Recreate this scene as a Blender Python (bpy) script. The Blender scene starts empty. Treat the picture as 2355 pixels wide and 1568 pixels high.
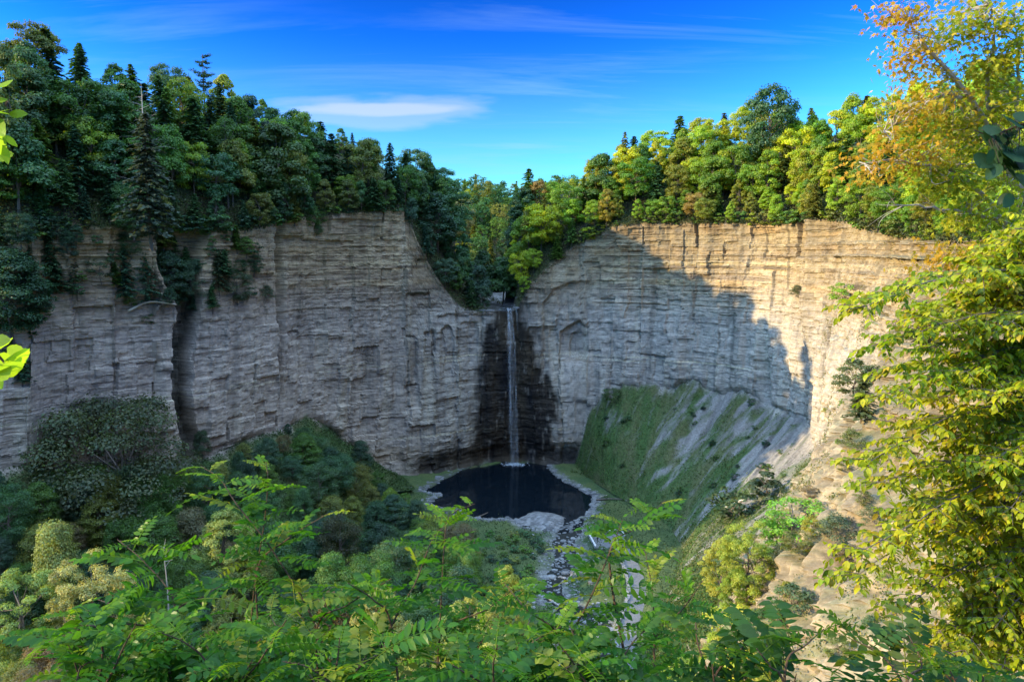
import bpy, math
import numpy as np
from mathutils import Vector
R = math.radians
rng = np.random.default_rng(7)
scene = bpy.context.scene
COL = scene.collection

# ------------------------------------------------------------------ camera geometry
DW, DH, F = 2355.0, 1568.0, 1713.0          # photograph measured at this size
PITCH = R(6.77)
CAM = np.array([0.0, 0.0, 88.0])
cp, sp = math.cos(PITCH), math.sin(PITCH)

def ray(px, py):
    u = (px - DW/2)/F; v = (DH/2 - py)/F
    return np.array([u, cp + v*sp, -sp + v*cp])
def A(px, py, Y):
    d = ray(px, py); return CAM + d*(Y/d[1])
def G(px, py, z=0.0):
    d = ray(px, py); return CAM + d*((z - CAM[2])/d[2])
def project(P):
    Q = P - CAM
    dep = Q[..., 1]*cp - Q[..., 2]*sp
    v = (Q[..., 1]*sp + Q[..., 2]*cp)
    dep = np.where(dep < 0.05, 0.05, dep)
    return DW/2 + F*Q[..., 0]/dep, DH/2 - F*v/dep, dep

# ------------------------------------------------------------------ numpy noise
def _h(a, b, c):
    a = a.astype(np.int64).astype(np.uint32); b = b.astype(np.int64).astype(np.uint32); c = c.astype(np.int64).astype(np.uint32)
    h = a*np.uint32(374761393) + b*np.uint32(668265263) + c*np.uint32(2147483647 - 1234567)
    h = (h ^ (h >> np.uint32(13)))*np.uint32(1274126177)
    h = (h ^ (h >> np.uint32(16)))*np.uint32(2246822519)
    return ((h ^ (h >> np.uint32(15))) & np.uint32(0xffffff)).astype(np.float64)/0xffffff
def vnoise(x, y, z=0.0):
    x, y, z = np.broadcast_arrays(np.asarray(x, float), np.asarray(y, float), np.asarray(z, float))
    xi, yi, zi = np.floor(x), np.floor(y), np.floor(z)
    fx, fy, fz = x-xi, y-yi, z-zi
    fx = fx*fx*(3-2*fx); fy = fy*fy*(3-2*fy); fz = fz*fz*(3-2*fz)
    r = 0
    for i in (0, 1):
        for j in (0, 1):
            for k in (0, 1):
                r = r + _h(xi+i, yi+j, zi+k)*(fx if i else 1-fx)*(fy if j else 1-fy)*(fz if k else 1-fz)
    return r*2-1
def fbm(x, y, z=0.0, o=4):
    a, f, r = 1.0, 1.0, 0.0
    for i in range(o):
        r = r + a*vnoise(np.asarray(x)*f+17.3*i, np.asarray(y)*f+5.1*i, np.asarray(z)*f); a *= .5; f *= 2.03
    return r/1.6
def hsh(a, b=0, c=0):
    a, b, c = np.broadcast_arrays(np.asarray(a), np.asarray(b), np.asarray(c))
    return _h(np.floor(a), np.floor(b), np.floor(c))
def sm(a, b, x):
    t = np.clip((x-a)/(b-a), 0, 1); return t*t*(3-2*t)
def lerp(a, b, t): return a + (b-a)*t
def nrm(v): return v/np.maximum(np.linalg.norm(v, axis=-1, keepdims=True), 1e-9)

# ------------------------------------------------------------------ mesh helpers
def tag(o, label=None, cat=None, group=None, kind=None):
    if label: o['label'] = label
    if cat: o['category'] = cat
    if group: o['group'] = group
    if kind: o['kind'] = kind
    return o
def link(o, parent=None):
    COL.objects.link(o)
    if parent: o.parent = parent
    return o
def mk_mesh(name, V, Fc, mats=(), cols=None, smooth=False, matidx=None):
    """V (n,3); Fc list of arrays of faces (m,k), or one array"""
    if isinstance(Fc, np.ndarray): Fc = [Fc]
    Fc = [f for f in Fc if len(f)]
    me = bpy.data.meshes.new(name)
    V = np.ascontiguousarray(V, np.float32)
    me.vertices.add(len(V)); me.vertices.foreach_set('co', V.ravel())
    lt = np.concatenate([np.full(len(f), f.shape[1], np.int32) for f in Fc])
    li = np.concatenate([f.ravel() for f in Fc]).astype(np.int32)
    ls = np.concatenate([[0], np.cumsum(lt)[:-1]]).astype(np.int32)
    me.loops.add(len(li)); me.loops.foreach_set('vertex_index', li)
    me.polygons.add(len(lt)); me.polygons.foreach_set('loop_start', ls); me.polygons.foreach_set('loop_total', lt)
    if matidx is not None: me.polygons.foreach_set('material_index', np.asarray(matidx, np.int32))
    if cols is not None:
        ca = me.color_attributes.new('albedo', 'FLOAT_COLOR', 'POINT')
        c4 = np.ones((len(V), 4), np.float32); c4[:, :3] = cols
        ca.data.foreach_set('color', c4.ravel())
    for m in mats: me.materials.append(m)
    me.update(calc_edges=True); me.validate()
    me.polygons.foreach_set('use_smooth', np.full(len(me.polygons), smooth))
    return me
def mk_obj(name, me, parent=None, loc=(0, 0, 0)):
    o = bpy.data.objects.new(name, me); o.location = loc
    return link(o, parent)
def empty(name, loc, rz=0.0, sc=1.0):
    o = bpy.data.objects.new(name, None); o.location = tuple(loc); o.rotation_euler = (0, 0, rz)
    o.scale = (sc, sc, sc) if np.isscalar(sc) else sc
    o.empty_display_size = .3
    return link(o)

class MB:
    """collects verts/faces of several shapes into one mesh"""
    def __init__(s): s.V = []; s.F3 = []; s.F4 = []; s.C = []; s.n = 0
    def add(s, V, F4=None, F3=None, col=None):
        V = np.asarray(V, float)
        if F4 is not None and len(F4): s.F4.append(np.asarray(F4)+s.n)
        if F3 is not None and len(F3): s.F3.append(np.asarray(F3)+s.n)
        s.V.append(V); s.n += len(V)
        if col is not None:
            s.C.append(np.broadcast_to(np.asarray(col, float), (len(V), 3)))
    def tube(s, P, rad, n=6, col=None):
        P = np.asarray(P, float); m = len(P); rad = np.broadcast_to(np.asarray(rad, float), (m,))
        T = nrm(np.gradient(P, axis=0))
        ref = np.array([.31, .22, .93]) if abs(T[0, 2]) < .8 else np.array([.9, .3, .1])
        X = nrm(np.cross(T, ref)); Yv = np.cross(T, X)
        a = np.arange(n)*2*math.pi/n
        ring = P[:, None]+rad[:, None, None]*(np.cos(a)[None, :, None]*X[:, None]+np.sin(a)[None, :, None]*Yv[:, None])
        V = ring.reshape(-1, 3)
        i = np.arange(m-1)[:, None]*n; j = np.arange(n)[None]; k = (j+1) % n
        f = np.stack([i+j, i+k, i+n+k, i+n+j], -1).reshape(-1, 4)
        V = np.concatenate([V, P[:1], P[-1:]]); b = m*n
        f3 = np.concatenate([np.stack([np.full(n, b), k[0], j[0]], -1), np.stack([np.full(n, b+1), (m-1)*n+j[0], (m-1)*n+k[0]], -1)])
        s.add(V, f, f3, col)
    def box(s, c, size, rz=0.0, col=None, jitter=0):
        c = np.asarray(c, float); h = np.asarray(size, float)/2
        V = np.array([[x, y, z] for x in (-1, 1) for y in (-1, 1) for z in (-1, 1)], float)*h
        if jitter: V = V + rng.normal(0, jitter, V.shape)*h
        cz, sz = math.cos(rz), math.sin(rz)
        V = V @ np.array([[cz, sz, 0], [-sz, cz, 0], [0, 0, 1]])+c
        s.add(V, [[0, 1, 3, 2], [4, 6, 7, 5], [0, 4, 5, 1], [2, 3, 7, 6], [0, 2, 6, 4], [1, 5, 7, 3]], None, col)
    def inst(s, T, F4, F3, pos, M, scale, col=None):
        """instances of template T (k,3): pos (n,3), M (n,3,3) columns = axes, scale (n,) or (n,3)"""
        n, k = len(pos), len(T)
        if n == 0: return
        sc = np.asarray(scale, float)
        if sc.ndim == 1: sc = np.repeat(sc[:, None], 3, 1)
        L = T[None]*sc[:, None, :]
        V = np.einsum('nij,nkj->nki', M, L)+pos[:, None]
        off = (np.arange(n)*k)[:, None, None]
        f4 = (np.asarray(F4)[None]+off).reshape(-1, 4) if F4 is not None and len(F4) else None
        f3 = (np.asarray(F3)[None]+off).reshape(-1, 3) if F3 is not None and len(F3) else None
        if col is not None:
            col = np.repeat(np.asarray(col), k, axis=0)
        s.add(V.reshape(-1, 3), f4, f3, col)
    def mesh(s, name, mats=(), smooth=False):
        V = np.concatenate(s.V); fs = []
        if s.F4: fs.append(np.concatenate(s.F4))
        if s.F3: fs.append(np.concatenate(s.F3))
        return mk_mesh(name, V, fs, mats, np.concatenate(s.C) if s.C else None, smooth)
    def build(s, name, mat, parent=None, smooth=False):
        return mk_obj(name, s.mesh(name, [mat] if not isinstance(mat, (list, tuple)) else mat, smooth), parent)

def frame(axis, up):
    """rotation matrices with column y = axis, z ~ up"""
    y = nrm(np.asarray(axis, float)); x = nrm(np.cross(y, up)); z = np.cross(x, y)
    return np.stack([x, y, z], -1)
def path(pts, n=12, wob=0.0, seed=0):
    """smooth Catmull-Rom polyline through pts"""
    P = np.asarray(pts, float); m = len(P)
    if m == 2: Q = np.linspace(P[0], P[1], n)
    else:
        t = np.linspace(0, m-1, n); i = np.clip(np.floor(t).astype(int), 0, m-2); u = (t-i)[:, None]
        e = np.concatenate([[2*P[0]-P[1]], P, [2*P[-1]-P[-2]]])
        a, b, c, d = e[i], e[i+1], e[i+2], e[i+3]
        Q = .5*(2*b+(c-a)*u+(2*a-5*b+4*c-d)*u**2+(3*b-a-3*c+d)*u**3)
    if wob:
        r = np.random.default_rng(seed); w = r.normal(0, wob, Q.shape); w[0] = 0; Q = Q+w
    return Q

# ------------------------------------------------------------------ materials
def nodes(name):
    m = bpy.data.materials.new(name); m.use_nodes = True
    nt = m.node_tree; nt.nodes.clear()
    out = nt.nodes.new('ShaderNodeOutputMaterial')
    return m, nt, out
def N(nt, typ, **kw):
    n = nt.nodes.new(typ)
    for k, v in kw.items():
        if k.startswith('in_'):
            key = k[3:]
            n.inputs[int(key) if key.isdigit() else key].default_value = v
        else: setattr(n, k, v)
    return n
def mixc(nt, blend, fac, a, b):
    n = nt.nodes.new('ShaderNodeMix'); n.data_type = 'RGBA'; n.blend_type = blend
    for idx, v in ((0, fac), (6, a), (7, b)):
        if hasattr(v, 'links'): nt.links.new(v, n.inputs[idx])
        else: n.inputs[idx].default_value = v if not isinstance(v, tuple) or len(v) == 4 else (*v, 1)
    return n.outputs[2]
def math_(nt, op, a, b=None):
    n = nt.nodes.new('ShaderNodeMath'); n.operation = op
    for i, v in enumerate((a, b)):
        if v is None: continue
        if hasattr(v, 'links'): nt.links.new(v, n.inputs[i])
        else: n.inputs[i].default_value = v
    return n.outputs[0]

def rock_mat(name, bump=.5, scale=1.0, rough=.9, xs=(.25, .25, 2.6)):
    """layered sedimentary rock: bed colours from the mesh, fine layering and joints procedural"""
    m, nt, out = nodes(name); L = nt.links.new
    at = N(nt, 'ShaderNodeAttribute', attribute_name='albedo')
    tc = N(nt, 'ShaderNodeTexCoord')
    mp = N(nt, 'ShaderNodeMapping'); mp.inputs['Scale'].default_value = xs; L(tc.outputs['Object'], mp.inputs[0])
    n1 = N(nt, 'ShaderNodeTexNoise', in_Scale=.9*scale, in_Detail=7.0, in_Roughness=.72); L(mp.outputs[0], n1.inputs['Vector'])
    n2 = N(nt, 'ShaderNodeTexNoise', in_Scale=.8, in_Detail=8.0, in_Roughness=.7); L(tc.outputs['Object'], n2.inputs['Vector'])
    r1 = N(nt, 'ShaderNodeMapRange'); r1.inputs['From Min'].default_value = .3; r1.inputs['From Max'].default_value = .7
    r1.inputs['To Min'].default_value = .62; r1.inputs['To Max'].default_value = 1.34; L(n1.outputs[0], r1.inputs[0])
    r2 = N(nt, 'ShaderNodeMapRange'); r2.inputs['From Min'].default_value = .3; r2.inputs['From Max'].default_value = .7
    r2.inputs['To Min'].default_value = .78; r2.inputs['To Max'].default_value = 1.2; L(n2.outputs[0], r2.inputs[0])
    mul = math_(nt, 'MULTIPLY', r1.outputs[0], r2.outputs[0])
    cx = N(nt, 'ShaderNodeCombineXYZ')
    for i in range(3): L(mul, cx.inputs[i])
    col = mixc(nt, 'MULTIPLY', 1.0, at.outputs['Color'], cx.outputs[0])
    b = N(nt, 'ShaderNodeBsdfPrincipled'); b.inputs['Roughness'].default_value = rough
    b.inputs['Specular IOR Level'].default_value = .25
    L(col, b.inputs['Base Color'])
    hh = math_(nt, 'ADD', n1.outputs[0], n2.outputs[0])
    bp = N(nt, 'ShaderNodeBump', in_Strength=bump, in_Distance=.6); L(hh, bp.inputs['Height']); L(bp.outputs[0], b.inputs['Normal'])
    L(b.outputs[0], out.inputs[0]); return m
def ground_mat(name, bump=.4, dist=.3, sc=1.2):
    m, nt, out = nodes(name); L = nt.links.new
    at = N(nt, 'ShaderNodeAttribute', attribute_name='albedo'); tc = N(nt, 'ShaderNodeTexCoord')
    n2 = N(nt, 'ShaderNodeTexNoise', in_Scale=sc, in_Detail=9.0, in_Roughness=.75); L(tc.outputs['Object'], n2.inputs['Vector'])
    r2 = N(nt, 'ShaderNodeMapRange'); r2.inputs['From Min'].default_value = .3; r2.inputs['From Max'].default_value = .7
    r2.inputs['To Min'].default_value = .55; r2.inputs['To Max'].default_value = 1.4; L(n2.outputs[0], r2.inputs[0])
    cx = N(nt, 'ShaderNodeCombineXYZ')
    for i in range(3): L(r2.outputs[0], cx.inputs[i])
    col = mixc(nt, 'MULTIPLY', 1.0, at.outputs['Color'], cx.outputs[0])
    b = N(nt, 'ShaderNodeBsdfPrincipled'); b.inputs['Roughness'].default_value = .95; b.inputs['Specular IOR Level'].default_value = .15
    L(col, b.inputs['Base Color'])
    bp = N(nt, 'ShaderNodeBump', in_Strength=bump, in_Distance=dist); L(n2.outputs[0], bp.inputs['Height']); L(bp.outputs[0], b.inputs['Normal'])
    L(b.outputs[0], out.inputs[0]); return m
def leaf_mat(name, src='object', trans=.35, gloss=.04, tint=(1, 1, 1), rough=.45):
    """foliage: diffuse + light coming through the blade. src 'object': colour from the object's own
    colour with leaf-to-leaf variation; 'albedo': colour from the mesh"""
    m, nt, out = nodes(name); L = nt.links.new
    if src == 'object':
        oi = N(nt, 'ShaderNodeObjectInfo'); at = N(nt, 'ShaderNodeAttribute', attribute_name='albedo')
        col = mixc(nt, 'MULTIPLY', 1.0, oi.outputs['Color'], at.outputs['Color'])
    else:
        at = N(nt, 'ShaderNodeAttribute', attribute_name='albedo'); col = at.outputs['Color']
    d = N(nt, 'ShaderNodeBsdfDiffuse'); L(col, d.inputs[0])
    tcol = mixc(nt, 'MULTIPLY', 1.0, col, (1.5*tint[0], 1.55*tint[1], .6*tint[2], 1))
    t = N(nt, 'ShaderNodeBsdfTranslucent'); L(tcol, t.inputs[0])
    mx = N(nt, 'ShaderNodeMixShader', in_0=trans); L(d.outputs[0], mx.inputs[1]); L(t.outputs[0], mx.inputs[2])
    g = N(nt, 'ShaderNodeBsdfGlossy', in_Roughness=rough); g.inputs[0].default_value = (.9, .95, 1, 1)
    m2 = N(nt, 'ShaderNodeMixShader', in_0=gloss); L(mx.outputs[0], m2.inputs[1]); L(g.outputs[0], m2.inputs[2])
    L(m2.outputs[0], out.inputs[0]); return m
def plain_mat(name, col, rough=.9, noise=.25, sc=6.0, bump=.3, dist=.02):
    m, nt, out = nodes(name); L = nt.links.new
    tc = N(nt, 'ShaderNodeTexCoord'); n2 = N(nt, 'ShaderNodeTexNoise', in_Scale=sc, in_Detail=6.0); L(tc.outputs['Object'], n2.inputs['Vector'])
    r2 = N(nt, 'ShaderNodeMapRange'); r2.inputs['From Min'].default_value = .3; r2.inputs['From Max'].default_value = .7
    r2.inputs['To Min'].default_value = 1-noise; r2.inputs['To Max'].default_value = 1+noise; L(n2.outputs[0], r2.inputs[0])
    cx = N(nt, 'ShaderNodeCombineXYZ')
    for i in range(3): L(r2.outputs[0], cx.inputs[i])
    c = mixc(nt, 'MULTIPLY', 1.0, (*col, 1), cx.outputs[0])
    b = N(nt, 'ShaderNodeBsdfPrincipled'); b.inputs['Roughness'].default_value = rough; b.inputs['Specular IOR Level'].default_value = .2
    L(c, b.inputs['Base Color'])
    bp = N(nt, 'ShaderNodeBump', in_Strength=bump, in_Distance=dist); L(n2.outputs[0], bp.inputs['Height']); L(bp.outputs[0], b.inputs['Normal'])
    L(b.outputs[0], out.inputs[0]); return m

M_ROCK = rock_mat('layered_shale')
M_SPUR = rock_mat('weathered_shale', bump=.45, xs=(.55, .55, 1.3), scale=1.3)
M_TALUS = ground_mat('scree_and_herbs', .5, .4)
M_SOIL = ground_mat('forest_floor', .4, .3)
M_FLOOR = ground_mat('valley_ground', .5, .3)
M_LEAF = leaf_mat('tree_foliage', 'object', .38, .02)
M_NEEDLE = leaf_mat('needle_foliage', 'object', .22, .015)
M_HERB = leaf_mat('herb_leaves', 'albedo', .3, .01)
M_BARK = plain_mat('grey_brown_bark', (.12, .095, .075), sc=9)
M_PALEBARK = plain_mat('weathered_grey_wood', (.36, .32, .27), sc=9)
# ------------------------------------------------------------------ gorge wall: one lofted net of stations
# each station: (rim, cliff base, talus foot) as world points; stations run from the left, round the falls, to under the overlook
def E(*p): return np.array(p, float)
ST = [
 (E(-420, 70, 98), E(-412, 62, 34), E(-395, 40, 10)),  # first four stations are unseen, shaped to let low sun into the gorge
 (E(-330, 118, 100), E(-322, 108, 32), E(-305, 84, 10)),
 (E(-245, 150, 101), E(-238, 140, 30), E(-222, 114, 9)),
 (E(-180, 172, 102), E(-174, 163, 29), E(-160, 135, 9)),
 (A(0, 560, 187), A(0, 1078, 183), None),
 (A(110, 528, 197), A(110, 1068, 194), None),
 (A(260, 525, 210), A(255, 1072, 206), None),
 (A(400, 530, 223), A(400, 1066, 217), None),
 (A(460, 533, 229), A(455, 1060, 222), None),
 (A(560, 530, 243), A(560, 1012, 236), None),
 (A(640, 512, 256), A(640, 990, 250), None),
 (A(720, 495, 270), A(715, 962, 264), None),
 (A(800, 490, 282), A(785, 1010, 275), None),
 (A(880, 487, 290), A(870, 1080, 281), None),
 (A(928, 488, 294), A(935, 1104, 283), 'pool'),
 (A(962, 560, 297), A(975, 1108, 285), 'pool'),
 (A(1012, 650, 300), A(1030, 1098, 291), 'pool'),
 (A(1062, 708, 303), A(1070, 1084, 297), 'pool'),
 (A(1112, 718, 305), A(1110, 1072, 302), 'pool'),
 (A(1150, 716, 307), A(1150, 1067, 306), 'pool'),
 (A(1184, 714, 307), A(1190, 1066, 306), 'pool'),
 (A(1200, 690, 306), A(1230, 1072, 304), 'pool'),
 (A(1228, 645, 306), A(1270, 1082, 300), 'pool'),
 (A(1290, 592, 307), A(1318, 1085, 298), G(1345, 1098, .5)),
 (A(1345, 552, 306), A(1352, 965, 300), G(1372, 1112, .8)),
 (A(1420, 520, 303), A(1402, 895, 299), G(1398, 1128, 1)),
 (A(1500, 512, 298), A(1490, 888, 293), G(1432, 1148, 1.2)),
 (A(1600, 515, 289), A(1590, 882, 284), G(1480, 1175, 1.5)),
 (A(1700, 515, 277), A(1690, 905, 271), G(1540, 1215, 1.5)),
 (A(1800, 515, 261), A(1790, 932, 253), G(1570, 1265, 1.5)),
 (A(1872, 503, 243), A(1850, 985, 233), G(1560, 1310, 1.5)),
 (A(1950, 512, 222), A(1885, 1055, 205), G(1540, 1360, 1.5)),
 (A(2050, 540, 196), A(1864, 1150, 172), G(1520, 1420, 1)),
 (A(2150, 550, 166), A(1790, 1240, 147), G(1500, 1490, 1)),
 (A(2300, 550, 127), A(1652, 1388, 112), G(1480, 1570, 1)),
 (A(2500, 560, 96), A(1612, 1565, 86), G(1440, 1680, 0)),
 (E(69, 60, 96), E(22, 56, 44), E(6, 84, 0)),
 (E(42, 25, 91), E(12, 36, 52), E(-4, 70, 0)),
 (E(21, 8, 88), E(5, 23, 57), E(-10, 58, 2)),
 (E(5, 1.6, 86.3), E(-3, 13, 48), E(-16, 48, 4)),
 (E(-14, -1, 86.2), E(-18, 11, 44), E(-30, 42, 6)),
 (E(-60, -8, 87), E(-62, 10, 34), E(-66, 40, 8)),
 (E(-140, -14, 89), E(-140, 6, 32), E(-140, 36, 9)),
 (E(-300, -60, 92), E(-298, -40, 32), E(-296, -10, 10)),
]
nst = len(ST)
rim = np.array([s[0] for s in ST]); base = np.array([s[1] for s in ST])
tan = np.gradient(rim[:, :2], axis=0)
for _ in range(3):
    tan[1:-1] = (tan[:-2]+2*tan[1:-1]+tan[2:])/4
tan = nrm(tan)
outw = np.stack([-tan[:, 1], tan[:, 0]], -1)          # left of travel = away from the gorge
foot = []
for i, s in enumerate(ST):
    if s[2] is None:
        p = base[i].copy(); p[:2] -= outw[i]*34; p[2] = 7
        if i >= 11: p[2] = 3; p[:2] += outw[i]*8
        foot.append(p)
    elif isinstance(s[2], str):
        p = base[i].copy(); p[:2] -= outw[i]*4; p[2] = -2.5; foot.append(p)
    else: foot.append(np.array(s[2]))
foot = np.array(foot)
# land behind the rim: (distance, rise) x 3 per station, keyed by station index
BK_KEYS = {0: ((25, 10), (70, 22), (160, 30)), 3: ((14, 8), (45, 20), (130, 30)), 4: ((9, 11), (36, 40), (120, 54)), 8: ((9, 12), (36, 42), (120, 42)),
           11: ((9, 11), (38, 37), (120, 34)), 14: ((10, 11), (42, 27), (110, 24)), 16: ((9, 13), (32, 34), (90, 36)), 17: ((8, 9), (26, 34), (80, 44)),
           18: ((16, 1.0), (60, 5), (120, 9)), 19: ((16, .6), (60, 3), (120, 6)), 20: ((16, .6), (60, 3), (120, 6)),
           21: ((10, 8), (34, 26), (80, 30)), 22: ((10, 9), (32, 28), (80, 30)), 24: ((9, 9), (32, 27), (90, 32)), 27: ((9, 8), (34, 27), (100, 44)),
           31: ((9, 8), (34, 26), (100, 42)), 35: ((10, 6), (34, 17), (100, 26)), 37: ((8, 1.5), (34, 7), (100, 14)),
           39: ((8, .5), (34, 3), (100, 8)), 43: ((8, .6), (34, 4), (100, 8))}
ks = sorted(BK_KEYS); kv = np.array([BK_KEYS[k] for k in ks], float)
bk = np.array([[[np.interp(i, ks, kv[:, a, b]) for b in (0, 1)] for a in range(3)] for i in range(nst)])

def cat(arr, t):
    arr = np.asarray(arr); m = len(arr)
    i = np.clip(np.floor(t).astype(int), 0, m-2); u = (t-i).reshape(-1, *([1]*(arr.ndim-1)))
    e = np.concatenate([[2*arr[0]-arr[1]], arr, [2*arr[-1]-arr[-2]]])
    a, b, c, d = e[i], e[i+1], e[i+2], e[i+3]
    # gentle (tension .35) Catmull-Rom
    k = .38
    m1 = k*(c-a); m2 = k*(d-b)
    return (2*u**3-3*u**2+1)*b+(u**3-2*u**2+u)*m1+(-2*u**3+3*u**2)*c+(u**3-u**2)*m2
# column spacing follows the distance from the overlook
tt = np.linspace(0, nst-1, 9000); rr = cat(rim, tt); bb = cat(base, tt)
seg = np.linalg.norm(np.diff((rr+bb)[:, :2]/2, axis=0), axis=1); arc = np.concatenate([[0], np.cumsum(seg)])
dist = np.linalg.norm((bb[:, :2]), axis=1)
step = np.clip(dist*.0018, .3, .6)
step = np.where((tt < 3.6) | (tt > 37), 2.2, step)
cnt = np.concatenate([[0], np.cumsum(seg/step[1:])])
NC = int(cnt[-1])
T = np.interp(np.arange(NC), cnt, tt); S = np.interp(T, tt, arc)
cr, cb, cf, co, ck = cat(rim, T), cat(base, T), cat(foot, T), nrm(cat(outw, T)), cat(bk, T)
cb[:, 2] += (3.2*fbm(S/11, 3.3, 0, 4)+1.2*fbm(S/2.5, 7.1, 0, 3))*(sm(23, 24.5, T)-sm(30, 32, T))
def S_at(t): return np.interp(t, tt, arc)

NF, NK, NB = 70, 250, 46
rowsF = np.linspace(0, 1, NF, endpoint=False); rowsK = np.linspace(0, 1, NK, endpoint=False)
P = np.zeros((NF+NK+NB, NC, 3))
P[:NF] = cf[None]+(cb-cf)[None]*rowsF[:, None, None]
P[NF:NF+NK] = cb[None]+(cr-cb)[None]*rowsK[:, None, None]
tb = np.linspace(0, 3, NB)**1.15; tb = tb/tb[-1]*3
zero = np.zeros((NC, 1))
kd = np.concatenate([zero, ck[:, :, 0]], 1); kh = np.concatenate([zero, ck[:, :, 1]], 1)
for j, t in enumerate(tb):
    i = min(int(t), 2); u = t-i
    d = kd[:, i]+(kd[:, i+1]-kd[:, i])*u; h = kh[:, i]+(kh[:, i+1]-kh[:, i])*u
    P[NF+NK+j, :, :2] = cr[:, :2]+co*d[:, None]; P[NF+NK+j, :, 2] = cr[:, 2]+h
nrow = P.shape[0]
# ---- relief
s2 = np.broadcast_to(S[None], P.shape[:2]); z2 = P[..., 2].copy(); X2 = P[..., 0].copy(); Y2 = P[..., 1].copy()
row = np.arange(nrow)[:, None]
w_cl = sm(NF-6, NF+10, row)*(1-sm(NF+NK-2, NF+NK+6, row))*np.ones((1, NC))
Tt = np.broadcast_to(T[None], z2.shape)
w_falls = np.clip(sm(13.5, 15, Tt)-sm(23, 24.5, Tt), 0, 1)
w_spur = sm(29.5, 35, Tt)                                     # crumbling near slope
# beds
brng = np.random.default_rng(11); th = []
while sum(th) < 190: th.append(brng.choice([brng.uniform(.45, 1.0), brng.uniform(1.0, 2.4), brng.uniform(3, 6)], p=[.55, .3, .15]))
bz = np.cumsum(th)-30
zw = z2+.5*fbm(s2/45, z2/60, 3)+.22*fbm(s2/9, z2/14, 9, 3)
bi = np.searchsorted(bz, zw.ravel()).reshape(zw.shape)
nb_ = len(th)+3
bpro = brng.normal(0, .42, nb_); btone = brng.uniform(0, 1, nb_); boch = brng.uniform(0, 1, nb_); bthick = np.concatenate([th, [1, 1, 1]])
thin = sm(62, 82, z2)*.75+.35                               # thin hard beds towards the top
ledge = bpro[bi]*thin*(.55+.6*np.clip(fbm(s2/18, bi*3.7, 1, 2)+.4, 0, 1.5))
w1 = 5.5; k1 = np.floor((s2+1.6*fbm(z2/7, s2/25, 2, 3))/w1); blk = (hsh(k1, np.floor(zw/9+hsh(k1)*3), 5)-.5)*1.5
w3 = 2.2; k3 = np.floor((s2+.7*fbm(z2/4, s2/12, 7, 2))/w3); blk2 = (hsh(k3, np.floor(zw/3.1+hsh(k3, 2)*3), 6)-.5)*.8
big = 4.2*fbm(s2/48, z2/130, 4, 3)+1.6*fbm(s2/17, z2/60, 8, 3)
flute = 1.5*fbm(s2/5.0, z2/38, 12, 4)*(1-sm(58, 74, z2))+.5*fbm(s2/4, z2/18, 15, 3)
rough = .55*fbm(s2/2.2, z2/1.4, 21, 4)
brk = np.clip(.15+1.1*fbm(s2/11, z2/7, 23, 4)+.5*hsh(np.floor(s2/8+fbm(z2/9, 0, 24)), np.floor(zw/6)), 0, 1)
blk4 = (hsh(np.floor((s2+2.5*fbm(z2/11, s2/30, 25, 3))/11), np.floor(zw/17+hsh(np.floor(s2/11))*2), 8)-.5)*2.6
band = np.clip(.30+.75*sm(56, 84, z2+6*fbm(s2/25, z2/20, 28, 3))+.55*fbm(s2/16, z2/12, 29, 3), .12, 1.1)
fine = .34*band*(hsh(np.floor(zw/.8), np.floor(s2/14+2*fbm(s2/20, zw/3, 27, 2)), 9)-.5)
disp = big*(1-.5*w_falls)+ledge*.85*(.3+.7*brk)*band+fine+blk*.75+blk4*.75*(1-.6*w_spur)+blk2*.5+flute*1.35+rough*.75
# rim overhang cap and slot below
disp += .9*sm(-2.6, -1.6, z2-cr[None, :, 2])*(hsh(np.floor(s2/7), 3)-.2)
# spur: ribs and gullies running down
disp += w_spur*(ledge*1.8+blk*.9+1.6*fbm(s2/2.6, z2/2.6, 33, 5)+1.7*(hsh(np.floor(s2/1.7+.8*fbm(z2/3, s2/9, 34, 2)), np.floor(zw/2.1))-.5))
disp += w_spur*(2.6*fbm(s2/9, z2/60, 31, 3)+.6*fbm(s2/3, z2/9, 35, 3))
# gully (dark cleft) on the left wall
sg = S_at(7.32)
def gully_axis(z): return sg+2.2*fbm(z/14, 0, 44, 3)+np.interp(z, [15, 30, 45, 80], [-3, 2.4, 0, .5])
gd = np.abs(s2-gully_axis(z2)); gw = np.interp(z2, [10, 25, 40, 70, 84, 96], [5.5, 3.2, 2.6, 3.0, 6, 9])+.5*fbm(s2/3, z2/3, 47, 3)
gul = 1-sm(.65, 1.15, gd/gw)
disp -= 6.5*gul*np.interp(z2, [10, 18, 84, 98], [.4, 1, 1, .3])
# buttress edges on the left wall, where the wall steps back
disp += 2.2*(1-sm(0, 6, np.abs(s2-S_at(9.2))))*sm(30, 60, z2)*.6
disp -= 3.0*(1-sm(0, 2.5, np.abs(s2-S_at(10.05)-1.2*fbm(z2/10, 0, 3))))*sm(20, 40, z2)
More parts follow.
